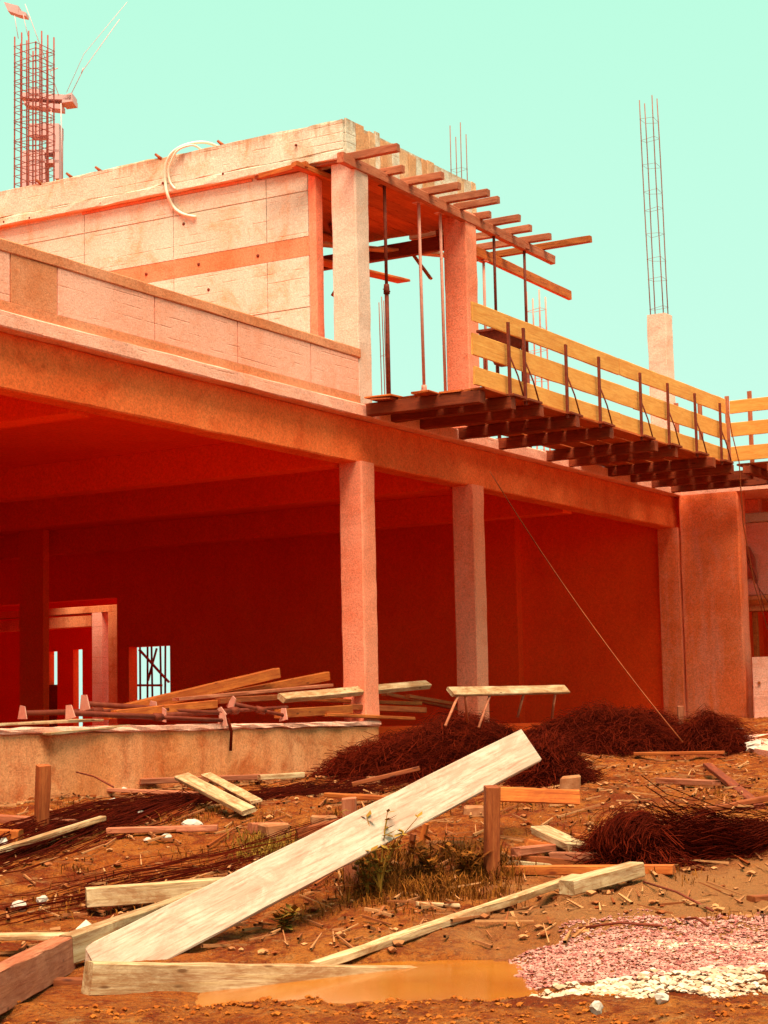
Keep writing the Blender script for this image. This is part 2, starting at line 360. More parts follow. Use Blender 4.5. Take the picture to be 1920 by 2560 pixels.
# ------------------------------------------------------------------ terrain
_rs = np.random.RandomState(5); _T = _rs.rand(256, 256)
def vnoise(x, y):
    x = np.asarray(x, float); y = np.asarray(y, float)
    xi = np.floor(x).astype(int); yi = np.floor(y).astype(int); fx = x-xi; fy = y-yi
    fx = fx*fx*(3-2*fx); fy = fy*fy*(3-2*fy)
    a = _T[xi % 256, yi % 256]; b_ = _T[(xi+1) % 256, yi % 256]; c = _T[xi % 256, (yi+1) % 256]; d = _T[(xi+1) % 256, (yi+1) % 256]
    return (a*(1-fx)+b_*fx)*(1-fy)+(c*(1-fx)+d*fx)*fy
def fbm(x, y, f, o=4, g=0.5):
    s = 0; a = 1; t = 0
    for i in range(o):
        s = s+a*(vnoise(x*f+17.3*i, y*f+9.1*i)-0.5); t += a; a *= g; f *= 2.03
    return s/t
def sstep(t): t = np.clip(t, 0, 1); return t*t*(3-2*t)
def terrain(x, y):
    x = np.asarray(x, float); y = np.asarray(y, float)
    fd = (x+25.03)*0.8624+(y+15.09)*0.5062
    lat = (x+25.03)*0.5062-(y+15.09)*0.8624          # to the right of the camera
    z = 0.80*sstep((fd-13.2)/8.5)+0.75*sstep((fd-24)/15)
    near = sstep((fd-9)/4)*sstep((70-fd)/30)
    z = z+near*(0.30*fbm(x, y, 0.45, 4)+0.16*fbm(x+40, y, 1.7, 4, 0.55)+0.11*fbm(x, y+9, 5.0, 4, 0.6))*sstep((fd-12.0)/3.0)
    z = z+0.05*fbm(x, y, 1.1, 4)*sstep((14-fd)/3)+0.16*fbm(x+3, y, 3.2, 5, 0.62)*sstep((11.7-fd)/0.6)*sstep((fd-9)/1)
    z = z+0.055*sstep((11.45-fd)/0.5)                # the ragged near bank
    bas = sstep((fd-11.25)/0.4)*sstep((14.0-fd)/0.6)*sstep((lat+1.55)/0.6)*sstep((1.15-lat)/0.5)
    z = z-0.10*bas+0.03*fbm(x+7, y+2, 2.2, 4, 0.6)*sstep((14-fd)/1)*sstep((fd-10.5)/0.5)+0.02*sstep((-1.5-lat)/0.5)*sstep((12.6-fd)/0.6)*sstep((fd-11)/0.5)                                   # the puddle's hollow
    z = z+0.10*sstep((lat-0.9)/0.9)*sstep((fd-11.35)/0.4)*sstep((14.8-fd)/0.9)   # gravel spread
    return z
_HX, _HY, _HS = -22.0, -15.0, 0.05
_hx, _hy = np.meshgrid(np.arange(_HX, 24, _HS), np.arange(_HY, 3, _HS), indexing='ij')
_HZ = terrain(_hx, _hy).tolist()
def tz(x, y):
    u = (x-_HX)/_HS; v = (y-_HY)/_HS; i = int(u); j = int(v)
    if u < 0 or v < 0 or i >= len(_HZ)-1 or j >= len(_HZ[0])-1: return float(terrain(x, y))
    u -= i; v -= j; a, b = _HZ[i], _HZ[i+1]
    return (a[j]*(1-u)+b[j]*u)*(1-v)+(a[j+1]*(1-u)+b[j+1]*u)*v
def pray(dx, dy):
    fx, fy = dx*1.1573, dy*1.1573
    return CF+(fx-960)/FPX*CR-(fy-1280)/FPX*CU
def P(dx, dy, h=0.0):
    """where the sight line of a measured photo point meets the terrain (raised by h)"""
    d = pray(dx, dy); t = np.linspace(8, 60, 5200)
    q = CAM[None]+d[None]*t[:, None]
    g = terrain(q[:, 0], q[:, 1])+h
    i = np.argmax(q[:, 2] <= g)
    return Vector(q[i]) if (q[:, 2] <= g).any() else Vector(q[-1])
def PD(dx, dy, fdist):
    d = pray(dx, dy); return Vector(CAM+d*fdist)
def PY(dx, dy, Y):
    d = pray(dx, dy); return Vector(CAM+d*((Y-CAM[1])/d[1]))
def PX(dx, dy, X):
    d = pray(dx, dy); return Vector(CAM+d*((X-CAM[0])/d[0]))
def PZ(dx, dy, Z):
    d = pray(dx, dy); return Vector(CAM+d*((Z-CAM[2])/d[2]))

def axis_pts(a, b_, step, far):
    c = list(np.arange(a, b_, step)); s = step; v = b_
    while v < far: c.append(v); s *= 1.35; v += s
    s = step; v = a-step; pre = []
    while v > -far: pre.append(v); s *= 1.35; v -= s
    return np.array(pre[::-1]+c)
gx = axis_pts(-19.5, 15.0, 0.075, 900); gy = axis_pts(-13.5, 0.6, 0.07, 900)
GX, GY = np.meshgrid(gx, gy, indexing='ij'); GZ = terrain(GX, GY)
GZ = np.where((GY > 0.45) & (GX > -30), np.minimum(GZ, 1.2), GZ)
nx, ny = GX.shape
vco = np.stack([GX, GY, GZ], -1).reshape(-1, 3)
idx = np.arange(nx*ny).reshape(nx, ny)
q = np.stack([idx[:-1, :-1], idx[1:, :-1], idx[1:, 1:], idx[:-1, 1:]], -1).reshape(-1, 4)
me = bpy.data.meshes.new('ground'); me.vertices.add(len(vco)); me.vertices.foreach_set('co', vco.ravel())
me.loops.add(q.size); me.loops.foreach_set('vertex_index', q.ravel()); me.polygons.add(len(q))
me.polygons.foreach_set('loop_start', np.arange(0, q.size, 4)); me.polygons.foreach_set('loop_total', np.full(len(q), 4))
me.polygons.foreach_set('use_smooth', np.ones(len(q), bool)); me.update(); me.validate()
tag(link('ground', me, 'soil'), kind='structure')
# muddy puddle: a level sheet lying in the hollow
wl = []
for fd_, la in [(12.6, -2.1), (11.5, -1.9), (11.0, -1.0), (11.0, 0.0), (11.05, 1.1), (11.9, 1.6), (13.1, 1.6), (13.9, 1.2), (14.4, 0.2), (14.4, -1.0), (13.6, -1.9)]:
    wl.append((CAM[0]+fd_*0.8624+la*0.5062, CAM[1]+fd_*0.5062-la*0.8624, -0.048))
tag(link('puddle', mesh('puddle', wl, [tuple(range(len(wl)))]), 'water'), kind='structure')

# ------------------------------------------------------------------ the building
B = empty('concrete_building', (0, 0, 1.6))
tag(B, 'unfinished concrete building with open ground floor, parapet and upper storey', 'building')
def bpart(name, *a, **k):
    o = box(name, *a, parent=None, **k); o.parent = B; o.matrix_parent_inverse = B.matrix_world.inverted(); return o
def under(o, p):
    o.parent = p; o.matrix_parent_inverse = p.matrix_world.inverted(); return o
bpy.context.view_layer.update()
def bset(o): 
    o.parent = B; o.matrix_parent_inverse = Matrix.Translation((0, 0, -1.6)); return o
def bpart(name, *a, **k):
    return bset(box(name, *a, **k))
# ground-floor columns and edge beam
for x in (0.0, 3.75):
    bpart('column', x, x+0.41, 0.0, 0.42, 1.60, 5.76, 'red', bev=0.018, rough_edge=0.006)
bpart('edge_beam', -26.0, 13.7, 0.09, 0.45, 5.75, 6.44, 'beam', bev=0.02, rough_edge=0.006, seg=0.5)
bpart('floor_slab_nosing', -26.0, 13.25, -0.11, 0.6, 6.441, 6.64, 'pink', bev=0.015, rough_edge=0.006, seg=0.4)
bpart('terrace_slab', -26.0, 16.8, 0.601, 24.0, 6.25, 6.60, 'redshade', bev=0)  # drawn out past the hall to narrow the light onto the court
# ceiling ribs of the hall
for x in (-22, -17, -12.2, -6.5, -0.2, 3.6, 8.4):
    bpart('ceiling_rib', x, x+0.4, 0.451, 22.0, 5.70, 6.249, 'redshade', bev=0.01)
# parapet: coping, panels, foot band
par = bpart('parapet', -26.0, -0.001, 0.02, 0.16, 6.641, 7.40, 'pink', bev=0.0)
def parchild(o):
    o.parent = par; o.matrix_parent_inverse = Matrix.Identity(4); return o
parchild(box('coping', -26.0, 0.02, -0.02, 0.20, 7.401, 7.55, 'band', bev=0.012, rough_edge=0.006, seg=0.4))  # its darker tone stands in for shade along the parapet top
parchild(box('foot_band', -26.0, -0.002, -0.012, 0.019, 6.642, 6.79, 'band', bev=0.004, rough_edge=0.002, seg=0.4))  # darker strip standing in for shade along the parapet foot
seams = [-25.9, -23.9, -21.9, -19.9, -17.9, -15.9, -13.9, -12.0, -10.05, -8.12, -7.25, -5.27, -3.34, -1.41, -0.01]
for a, b_ in zip(seams[:-1], seams[1:]):
    parchild(box('panel', a+0.012, b_-0.012, 0.0, 0.019, 6.795, 7.397, 'band' if abs(a+8.12) < 0.01 else 'pink', bev=0.004))
# plinth wall under the floor edge, and the hall floor
bpart('plinth', -26.0, 0.35, -0.02, 0.5, 0.2, 1.62, 'plinth', bev=0.02, rough_edge=0.012, seg=0.3)
bpart('plinth_cap', -26.0, 0.36, -0.06, 0.5, 1.621, 1.69, 'pink', bev=0.015, rough_edge=0.012, seg=0.25)
bpart('hall_floor', -26.0, 30.0, 0.501, 34.0, 1.2, 1.60, 'redshade', bev=0)
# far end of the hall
bpart('hall_end_wall', 13.45, 13.8, 0.46, 13.90, 1.601, 6.249, 'redshade', bev=0)
bpart('hall_end_wall', 13.45, 13.8, 13.901, 15.22, 3.75, 6.249, 'redshade', bev=0)     # over the window
bpart('hall_end_wall', 13.45, 13.8, 13.901, 15.22, 1.601, 2.2, 'redshade', bev=0)
bpart('hall_end_wall', 13.45, 13.8, 15.221, 15.6, 1.601, 6.249, 'redshade', bev=0)
bpart('hall_end_wall', 13.45, 13.8, 15.601, 24.0, 5.05, 6.249, 'redshade', bev=0)
bpart('hall_rear_wall', -26.0, 13.44, 23.6, 24.0, 1.601, 6.249, 'redshade', bev=0)
bpart('hall_near_wall', -26.3, -26.01, 0.0, 24.0, 0.5, 6.249, 'redshade', bev=0)
bpart('hall_column', 8.0, 8.2, 13.38, 14.1, 1.601, 6.249, 'redshade', bev=0.01)
bpart('pilaster', 13.2, 13.449, 3.9, 5.0, 1.601, 6.249, 'redshade', bev=0.01)
# the lit rear court: two columns, a beam, a wall with narrow windows
bpart('court_column', 18.0, 18.36, 19.80, 20.16, 1.601, 5.05, 'pink', bev=0.01)
bpart('court_column', 18.0, 18.36, 19.22, 19.56, 1.601, 5.05, 'plinth', bev=0.01)
bpart('court_beam', 18.0, 18.4, 19.2, 30.0, 5.051, 5.25, 'plinth', bev=0.01)
bpart('court_beam', 18.02, 18.4, 20.2, 30.0, 4.66, 4.98, 'plinth', bev=0.01)
bpart('court_shade_roof', 18.9, 26.3, 15.0, 34.0, 6.251, 6.5, 'redshade', bev=0)  # unseen roof added to keep the court wall dark, open over the columns
bpart('court_shade_roof', 16.801, 18.899, 15.0, 18.6, 6.251, 6.5, 'redshade', bev=0)
bpart('court_shade_roof', 16.801, 18.899, 21.0, 34.0, 6.251, 6.5, 'redshade', bev=0)
bpart('court_shade_roof', 13.801, 16.8, 24.001, 34.0, 6.251, 6.5, 'redshade', bev=0)
bpart('court_shade_wall', 13.2, 26.3, 34.001, 34.3, 1.2, 6.5, 'redshade', bev=0)  # unseen wall added to keep side light out of the court
bpart('court_shade_wall', 13.45, 13.8, 24.001, 34.0, 1.601, 6.25, 'redshade', bev=0)
cw = [(25.6, 27.14), (27.55, 28.27), (28.66, 34.0)]
for a, b_ in cw: bpart('court_wall', 26.0, 26.3, a, b_, 1.601, 6.2, 'redshade', bev=0)
bpart('court_lintel', 26.0, 26.3, 27.141, 27.549, 4.45, 6.2, 'redshade', bev=0)
bpart('court_lintel', 26.0, 26.3, 28.271, 28.659, 4.42, 6.2, 'redshade', bev=0)
bpart('court_lintel', 26.0, 26.3, 28.271, 28.659, 1.601, 3.25, 'wbrown', bev=0)
# the pier where the wing begins
bpart('pier', 13.2, 13.44, -0.03, 0.45, 0.8, 5.749, 'pier', bev=0.01, rough_edge=0.006, seg=0.4)
pier = bpart('pier', 13.251, 13.7, -1.40, -0.05, 0.8, 6.44, 'pier', bev=0.03, rough_edge=0.010, seg=0.3)
# upper storey: wall facing the terrace
uw = bpart('upper_wall', 0.02, 0.20, 0.90, 24.0, 6.60, 10.68, 'pale', bev=0.0)
def uchild(o): o.parent = uw; o.matrix_parent_inverse = Matrix.Identity(4); return o
def matinv(child, par_): child.parent = par_; child.matrix_parent_inverse = Matrix.Identity(4)
ys = [0.905, 1.72, 3.62, 5.55, 7.5, 9.5, 11.5, 13.5, 15.5, 17.5, 19.5, 21.5, 23.9]
rows = [(6.62, 8.34), (8.35, 9.19), (9.51, 10.26), (10.27, 10.60)]
for a, b_ in zip(ys[:-1], ys[1:]):
    for j, (z0, z1) in enumerate(rows):
        uchild(box('panel', 0.0, 0.019, a+0.007, b_-0.007, z0+0.003, z1-0.003, 'pale', bev=0.004))
uchild(box('dark_band', 0.004, 0.019, 0.90, 24.0, 9.193, 9.507, 'band', bev=0.003))  # darker orange band across the wall
uchild(box('dark_band', -0.003, 0.019, 2.0, 5.6, 10.605, 10.655, 'band', bev=0.003))  # strip of shade beneath the roof lip, put into the colour
bpart('wall_end', -0.004, 0.21, 0.76, 0.899, 6.60, 10.66, 'red', bev=0.01, rough_edge=0.004)
for x in (0.0, 3.75):
    bpart('upper_column', x-0.005, x+0.40, 0.0, 0.46, 6.641, 10.655, 'upcol' if x < 1 else 'red', bev=0.018, rough_edge=0.006)
# roof slab
rs = bpart('roof_slab', -0.10, 4.50, 0.16, 24.0, 10.80, 11.30, 'pale', bev=0.02, rough_edge=0.02, seg=0.3)
bpart('roof_lip', -0.115, 0.30, 0.13, 24.0, 10.662, 10.799, 'pale', bev=0.01, rough_edge=0.008, seg=0.3)
bpart('roof_underside', 0.301, 4.45, 0.5, 24.0, 10.74, 10.799, 'wunder', bev=0)
for y, z in ((5.1, 10.72), (6.7, 10.70), (3.75, 10.84), (2.5, 10.79), (1.05, 11.02), (7.3, 10.72)):
    t_ = tube('tie_hole', [(-0.119, y, z), (-0.10, y, z)], 0.022, 'rust'); bset(t_)
for y, z in ((1.9, 9.33), (3.1, 9.36), (4.2, 9.35), (2.9, 8.9), (3.4, 10.1)):
    t_ = tube('tie_hole', [(-0.006, y, z), (0.02, y, z)], 0.028, 'rust'); bset(t_)
for y in (2.5, 3.8, 5.1, 5.75, 6.45):
    t_ = tube('slab_stub', [(-0.06, y, 11.27), (-0.12, y+0.10, 11.37)], 0.035, 'wbrown', n=6, r1=0.022); bset(t_)
# edge boards on the front of the roof slab
ed = empty('edge_formwork', (2.2, 0.1, 10.66)); tag(ed, 'row of rough upright edge boards on the front of the upper roof slab', 'formwork')
x = -0.06
while x < 4.4:
    w_ = rng.uniform(0.16, 0.34); h_ = rng.uniform(0.52, 0.66) if x > 0.5 else 0.62
    o = box('board', x, x+w_-0.012, rng.uniform(0.115, 0.13), 0.158, 10.67, 10.70+h_, rng.choice(['edge', 'edge', 'pale', 'edge2']), bev=0.008, rough_edge=0.006, seg=0.15)
    o.parent = ed; o.matrix_parent_inverse = Matrix.Translation((-2.2, -0.1, -10.66)); x += w_

# ------------------------------------------------------------------ formwork timbers of the upper storey
JL = 'rough timber joist jutting out from under the upper roof slab'
for x, ye, zz in [(0.02, -0.81, 0), (1.02, -0.30, 0), (1.72, -0.66, 0), (2.4, -0.60, 0), (3.05, -0.82, 0), (3.55, -0.76, 0), (4.3, -0.2, 0), (4.85, -0.53, 0), (5.55, -0.39, 0), (6.3, -0.43, 0)]:
    plank('formwork_joist', (x+rng.uniform(-.04, .04), ye, 10.735), (x+rng.uniform(-.05, .05), rng.uniform(1.2, 1.9), 10.735), 0.11, 0.125, 'wpink', JL, 'joist', 'roof formwork joists')
plank('formwork_joist', (6.95, -0.98, 10.735), (7.0, 1.9, 10.735), 0.11, 0.125, 'wor', 'longest timber joist at the open end of the roof formwork', 'joist')
plank('formwork_stringer', (-0.42, 0.02, 10.645), (7.45, 0.06, 10.60), 0.12, 0.17, 'wpink', 'long timber stringer carrying the joists over the upper columns', 'beam', jit=0.006)
plank('formwork_stringer', (4.4, 0.92, 10.60), (10.2, 0.98, 10.55), 0.09, 0.19, 'wor', 'long ochre stringer with a pointed end jutting past the other timbers', 'beam')
plank('formwork_stringer', (4.38, 0.5, 10.44), (4.40, 6.0, 10.44), 0.14, 0.26, 'wdark', 'dark cross timber behind the upper columns under the roof', 'beam')
plank('formwork_stringer', (-0.25, 0.75, 10.66), (-0.28, 1.65, 10.60), 0.10, 0.09, 'wor', 'short timber stub against the upper wall under the roof corner', 'beam')
plank('formwork_stringer', (-0.4, 0.9, 10.65), (0.3, 0.62, 10.52), 0.16, 0.09, 'wor', 'short cross block on the timber stub at the roof corner', 'block')
for k_, y in enumerate((0.42, 0.86, 1.30, 1.74, 2.18)):
    plank('soffit_board', (0.42, y, 10.60), (4.42, y+rng.uniform(-.02, .02), 10.60), 0.43, 0.03, 'wunder', 'dark soffit board under the joists between the upper columns', 'board', 'soffit boards')
plank('formwork_board', (0.4, 3.0, 10.70), (4.4, 3.1, 10.70), 0.25, 0.03, 'wor', 'ochre loose soffit board behind the first upper column', 'board')
plank('formwork_board', (2.2, 3.2, 10.30), (5.6, 1.0, 10.36), 0.22, 0.05, 'wpale', 'pale loose board lying across the timbers under the roof', 'board')
plank('formwork_board', (2.6, 2.9, 10.05), (6.4, 2.8, 10.30), 0.30, 0.05, 'wor', 'ochre loose board sloping under the roof behind the columns', 'board')
plank('brace', (2.0, 1.5, 9.75), (2.9, 2.3, 10.6), 0.09, 0.05, 'wor', 'slanting ochre brace left of the dark prop', 'brace')
plank('brace', (4.5, 3.3, 9.7), (4.6, 2.9, 10.3), 0.08, 0.05, 'wor', 'short brace hanging in the gap beside the upper wall', 'brace')
plank('brace', (4.55, 1.15, 9.75), (4.5, 1.6, 10.4), 0.10, 0.05, 'wor', 'short brace hanging below the dark cross timber', 'brace')

def make_prop(z0, z1, zc, m, name='steel_prop'):
    t = empty(name, (0, 0, z0))
    def pt(o): o.parent = t; o.matrix_parent_inverse = Matrix.Translation((0, 0, -z0)); return o
    pt(tube('outer_tube', [(0, 0, z0+0.01), (0, 0, zc)], 0.036, m))
    pt(tube('inner_tube', [(0, 0, zc), (0, 0, z1-0.01)], 0.028, m))
    pt(tube('collar', [(0, 0, zc-0.09), (0, 0, zc-0.02), (0, 0, zc+0.02), (0, 0, zc+0.07)], 0.055, m, r1=0.045))
    pt(tube('handle', [(-0.11, 0.0, zc-0.03), (0.11, 0.0, zc-0.03)], 0.010, m, n=6))
    pt(box('base_plate', -0.09, 0.09, -0.09, 0.09, z0, z0+0.012, m, bev=0))
    pt(box('head_plate', -0.08, 0.08, -0.08, 0.08, z1-0.012, z1, m, bev=0))
    return t
def place_prop(x, y, z0, z1, zc, m, label, group=None, lean=(0, 0)):
    t = make_prop(z0, z1, zc, m); t.location = (x, y, z0); t.rotation_euler = (lean[0], lean[1], 0)
    return tag(t, label, 'prop', group)
place_prop(1.12, 0.12, 6.65, 10.49, 8.75, 'rust', 'dark adjustable steel prop just right of the first upper column')
place_prop(2.35, 0.14, 6.65, 10.47, 7.25, 'rustp', 'rosy steel prop midway between the two upper columns', lean=(0, -0.012))
place_prop(3.12, 0.15, 6.65, 10.47, 7.2, 'rustp', 'rosy steel prop close beside the second upper column', lean=(0, -0.01))
place_prop(4.95, 0.06, 6.65, 10.47, 8.9, 'rust', 'dark steel prop right of the second upper column under the stringer')
place_prop(6.2, 0.06, 6.65, 10.47, 8.3, 'rust', 'dark steel prop near the end of the front stringer')
place_prop(6.25, 0.95, 6.65, 10.38, 8.0, 'rustp', 'steel prop under the ochre stringer behind the front props')

for k_, dx in enumerate((291, 303, 318, 330, 349, 356)):
    p = PX(dx, 1500, 15.2)
    place_prop(p.x, p.y, 1.61, 3.95, 2.3, 'rust', 'dark steel prop seen through the square opening at the back of the hall', 'props behind the hall opening', lean=(rng.uniform(-.03, .03), rng.uniform(-.02, .02)))
plank('brace', PX(302, 1402, 15.0), PX(366, 1472, 15.0), .07, .05, 'wdark', 'diagonal brace seen through the square opening at the back of the hall', 'brace')
plank('brace', PX(318, 1470, 15.4), PX(337, 1400, 15.4), .05, .05, 'wdark', 'steep thin brace behind the diagonal one in the hall opening', 'brace')
plank('rail', PX(275, 1478, 14.9), PX(350, 1478, 14.9), .06, .06, 'wor', 'level rail across the foot of the square hall opening', 'rail')

# ------------------------------------------------------------------ starter bars and columns of the upper floor
def rebar_cluster(name, cx, cy, z0, z1, s, m, label, n=2, ties=8, lean=(0, 0), r=0.014, cat='rebar'):
    t = empty(name, (cx, cy, z0)); tag(t, label, cat)
    def pt(o): o.parent = t; o.matrix_parent_inverse = Matrix.Translation((-cx, -cy, -z0)); return o
    pos = []
    for i in range(n):
        for j in range(n):
            if 0 < i < n-1 and 0 < j < n-1: continue
            pos.append((-s/2+s*i/(n-1), -s/2+s*j/(n-1)))
    for a, b_ in pos:
        zt = z1+rng.uniform(-0.22, 0.08); pts = []
        for k in range(7):
            u = k/6; w_ = math.sin(u*5+a*9)*0.02
            pts.append((cx+a+lean[0]*u+w_, cy+b_+lean[1]*u+w_*0.7, z0+(zt-z0)*u))
        pt(tube('bar', pts, r, m, n=5))
    for k in range(ties):
        u = (k+0.5+rng.uniform(-.2, .2))/ties; z = z0+(z1-z0)*u*0.97; e = s/2+0.012; ox, oy = cx+lean[0]*u, cy+lean[1]*u
        c = [(ox-e, oy-e, z), (ox+e, oy-e, z+rng.uniform(-.05, .05)), (ox+e, oy+e, z), (ox-e, oy+e, z+rng.uniform(-.05, .05)), (ox-e, oy-e, z)]
        pt(tube('stirrup', c, r*(0.3 if n == 2 else 0.5), m, n=4))
    return t
col = empty('rooftop_column', (13.0, 0.12, 6.64)); tag(col, 'tall unfinished concrete column behind the guard boards', 'column')
o = box('shaft', 12.8, 13.2, -0.1, 0.34, 6.645, 10.42, 'upcol', bev=0.02, rough_edge=0.008); o.parent = col; o.matrix_parent_inverse = Matrix.Translation((-13.0, -0.12, -6.64))
rebar_cluster('starter_bars', 13.0, 0.12, 10.42, 15.3, 0.30, 'rebarf', 'four tall starter bars rising from the unfinished concrete column', 2, 9, (-0.02, 0.06), 0.013)
rebar_cluster('starter_bars', 8.0, 2.35, 6.65, 13.72, 0.24, 'rebarf', 'thin starter bars sticking up behind the roof edge boards', 2, 5, (0, 0), 0.011)
rebar_cluster('starter_bars', 10.5, 1.9, 6.65, 10.7, 0.30, 'rustp', 'cluster of starter bars behind the upper guard board and props', 2, 8, (0, 0), 0.018)
rebar_cluster('starter_bars', 9.6, 5.1, 6.65, 10.9, 0.12, 'rebarf', 'slim pair of starter bars seen between two rosy props', 2, 2, (-0.1, 0), 0.012)
rebar_cluster('rebar_cage', 4.5, 10.6, 11.3, 16.25, 0.58, 'rebar', 'dense rusty column reinforcement cage on the roof before the crane', 4, 34, (0, 0), 0.017, 'rebar cage')

# ------------------------------------------------------------------ cantilevered scaffold walkway with guard boards
jx = [0.10, 0.85, 1.80, 3.15, 4.65, 6.62, 7.60, 9.45, 10.6, 11.7, 12.8]
for i, x in enumerate(jx):
    ye = -2.28 if i else -2.1
    plank('scaffold_joist', (x+(0.03 if i else 0), ye+rng.uniform(-.05, .05), 6.66), (x-0.02, 0.9, 6.66), 0.16 if i else 0.18, 0.19, 'wdark', 'dark timber joist cantilevered under the scaffold walkway', 'joist', 'walkway joists', jit=0.008)
k = 0
for y, w_ in ((-2.02, 0.36), (-1.62, 0.38), (-1.24, 0.32), (-0.86, 0.36), (-0.46, 0.34)):
    xs = [(-0.1+rng.uniform(-.2, .3), 3.4), (3.42, 7.2), (7.22, 10.88)]
    if y > -2.0: xs.append((10.9, 13.15))
    for a, b_ in xs:
        plank('walkway_plank', (a, y, 6.70), (b_+rng.uniform(-.1, 0), y+rng.uniform(-.03, .03), 6.70), w_, 0.035, 'wunder', 'oiled walkway plank lying on the scaffold joists', 'plank', 'walkway planks')
for a, b_ in ((0.3, 3.0), (8.0, 10.8)):  # planks added to deepen the shade on the beam below
    plank('walkway_plank', (a, -0.14, 6.695), (b_, -0.15, 6.695), 0.26, 0.03, 'wunder', 'narrow plank closing the gap between walkway and slab edge', 'plank', 'gap planks')
plank('walkway_plank', (-0.15, -0.42, 6.74), (2.6, -0.55, 6.735), 0.5, 0.03, 'wor', 'wide sheet on the walkway beside the first upper column', 'plank')
plank('walkway_plank', (0.9, -0.95, 6.76), (2.9, -1.35, 6.76), 0.55, 0.03, 'wpink', 'pale skewed sheet on the walkway by the start of the guard boards', 'plank')
GN = ['top', 'middle', 'bottom']
gz = [(7.845, 0.30), (7.34, 0.34), (6.86, 0.28)]
for (z, h_), nm in zip(gz, GN):
    for (a, b_), hf in (((-0.18, 5.35), 'nearer the upper columns'), ((5.37, 10.72), 'nearer the wing')):
        if nm == 'middle': a, b_ = (a, 6.0) if a < 0 else (6.02, b_)
        plank('guard_board', (a+rng.uniform(-.02, .02), -2.14, z), (b_, -2.14, z+rng.uniform(-.012, .012)), h_, 0.035, 'wyel',
              f'yellow {nm} guard board of the walkway, the length {hf}', 'board', 'walkway guard boards', roll=R(90), bow=0.0, jit=0.005)
# the boards above are turned on edge: their local Y becomes vertical
gpost = [0.85, 1.40, 2.98, 4.28, 6.12, 7.42, 8.80, 10.18]
def make_post():
    t = empty('guard_post')
    def pt(o): o.parent = t; return o
    pt(box('upright', -0.028, 0.028, -0.045, -0.005, 0.0, 1.24, 'rust', bev=0.004))
    pt(tube('stay', [(0.02, -0.02, 0.73), (0.22, -0.06, 0.42), (0.36, -0.09, 0.08)], 0.014, 'rust', n=5))
    pt(box('shoe', -0.06, 0.42, -0.12, 0.0, 0.062, 0.10, 'wdark', bev=0.004))
    return t
pm = make_post()
for i, x in enumerate(gpost):
    t = pm if i == 0 else copy_tree(pm)
    t.location = (x, -2.18+rng.uniform(-0.015, 0.0), 6.6); t.rotation_euler = (0, rng.uniform(-.015, .015), 0)
    tag(t, 'dark steel guard post with a slanting stay on the walkway edge', 'post', 'walkway guard posts')
# wing walkway, seen beyond the corner
for z, h_, nm in ((7.835, 0.26, 'top'), (7.375, 0.28, 'middle'), (6.88, 0.30, 'bottom')):
    plank('guard_board', (10.80, -2.2, z), (10.80, -6.5, z), h_, 0.035, 'wyel', f'yellow {nm} guard board across the wing at the far corner', 'board', 'wing guard boards', roll=R(-90))
for x, y in ((11.2, -2.0), (11.3, -2.45), (11.25, -1.4), (11.2, -0.9)):
    plank('guard_stake', (x, y, 8.2+rng.uniform(-.1, .05)), (x, y, 6.6), 0.09, 0.04, 'wpink', 'short upright stake behind the guard boards at the corner', 'stake', 'corner stakes')
for x in (11.1, 11.6, 12.1, 12.65):
    plank('walkway_plank', (x, -2.28, 6.69), (x, -7.0, 6.69), 0.45, 0.04, 'wunder', 'dark plank of the wing walkway beyond the corner', 'plank', 'wing walkway planks')
for y in (-2.5, -3.0):
    plank('scaffold_joist', (10.75, y, 6.63), (13.2, y, 6.63), 0.14, 0.16, 'wdark', 'dark timber joist under the wing walkway', 'joist', 'wing walkway joists')
# rope along the corner
tube_o = tube('hanging_rope', [(10.4, -2.28, 7.95), (10.55, -2.3, 7.3), (10.75, -2.36, 6.7), (11.0, -2.3, 5.5), (11.8, -2.2, 4.3), (12.2, -2.3, 3.4)], 0.012, 'wbrown', n=5)
tag(tube_o, 'thin rope hanging from the guard boards at the wing corner', 'rope')
# an upturned tub and box on the walkway behind the guard boards
def tub():
    vs, fs = [], []; n = 14
    prof = [(0.0, 0.0), (0.16, 0.0), (0.24, 0.42), (0.26, 0.43), (0.255, 0.40), (0.15, 0.03), (0.0, 0.03)]
    for r_, z_ in prof:
        for k in range(n): vs.append((r_*math.cos(2*math.pi*k/n), r_*math.sin(2*math.pi*k/n), z_))
    for i in range(len(prof)-1):
        for k in range(n): fs.append((i*n+k, i*n+(k+1) % n, (i+1)*n+(k+1) % n, (i+1)*n+k))
    return mesh('tub', vs, fs, True)
hp = empty('concrete_skip', (2.15, -1.45, 6.72)); tag(hp, 'rust red hopper skip standing on the walkway behind the guard boards', 'skip')
def hpt(o): o.parent = hp; o.matrix_parent_inverse = Matrix.Translation((-2.15, 1.45, -6.72)); return o
hpt(link('hopper', mesh('hopper', [(1.9, -1.75, 7.98), (2.5, -1.75, 7.98), (2.5, -1.15, 7.98), (1.9, -1.15, 7.98), (2.05, -1.55, 7.45), (2.3, -1.55, 7.45), (2.3, -1.35, 7.45), (2.05, -1.35, 7.45)],
    [(0, 4, 5, 1), (1, 5, 6, 2), (2, 6, 7, 3), (3, 7, 4, 0), (4, 7, 6, 5)]), 'rust'))
hpt(box('rim', 1.87, 2.53, -1.78, -1.12, 7.981, 8.03, 'rust', bev=0.01))
for a, b_ in ((1.95, -1.68), (2.42, -1.68), (2.42, -1.22), (1.95, -1.22)):
    hpt(tube('leg', [(a, b_, 6.72), (a, b_, 7.95)], 0.022, 'rust', n=6))

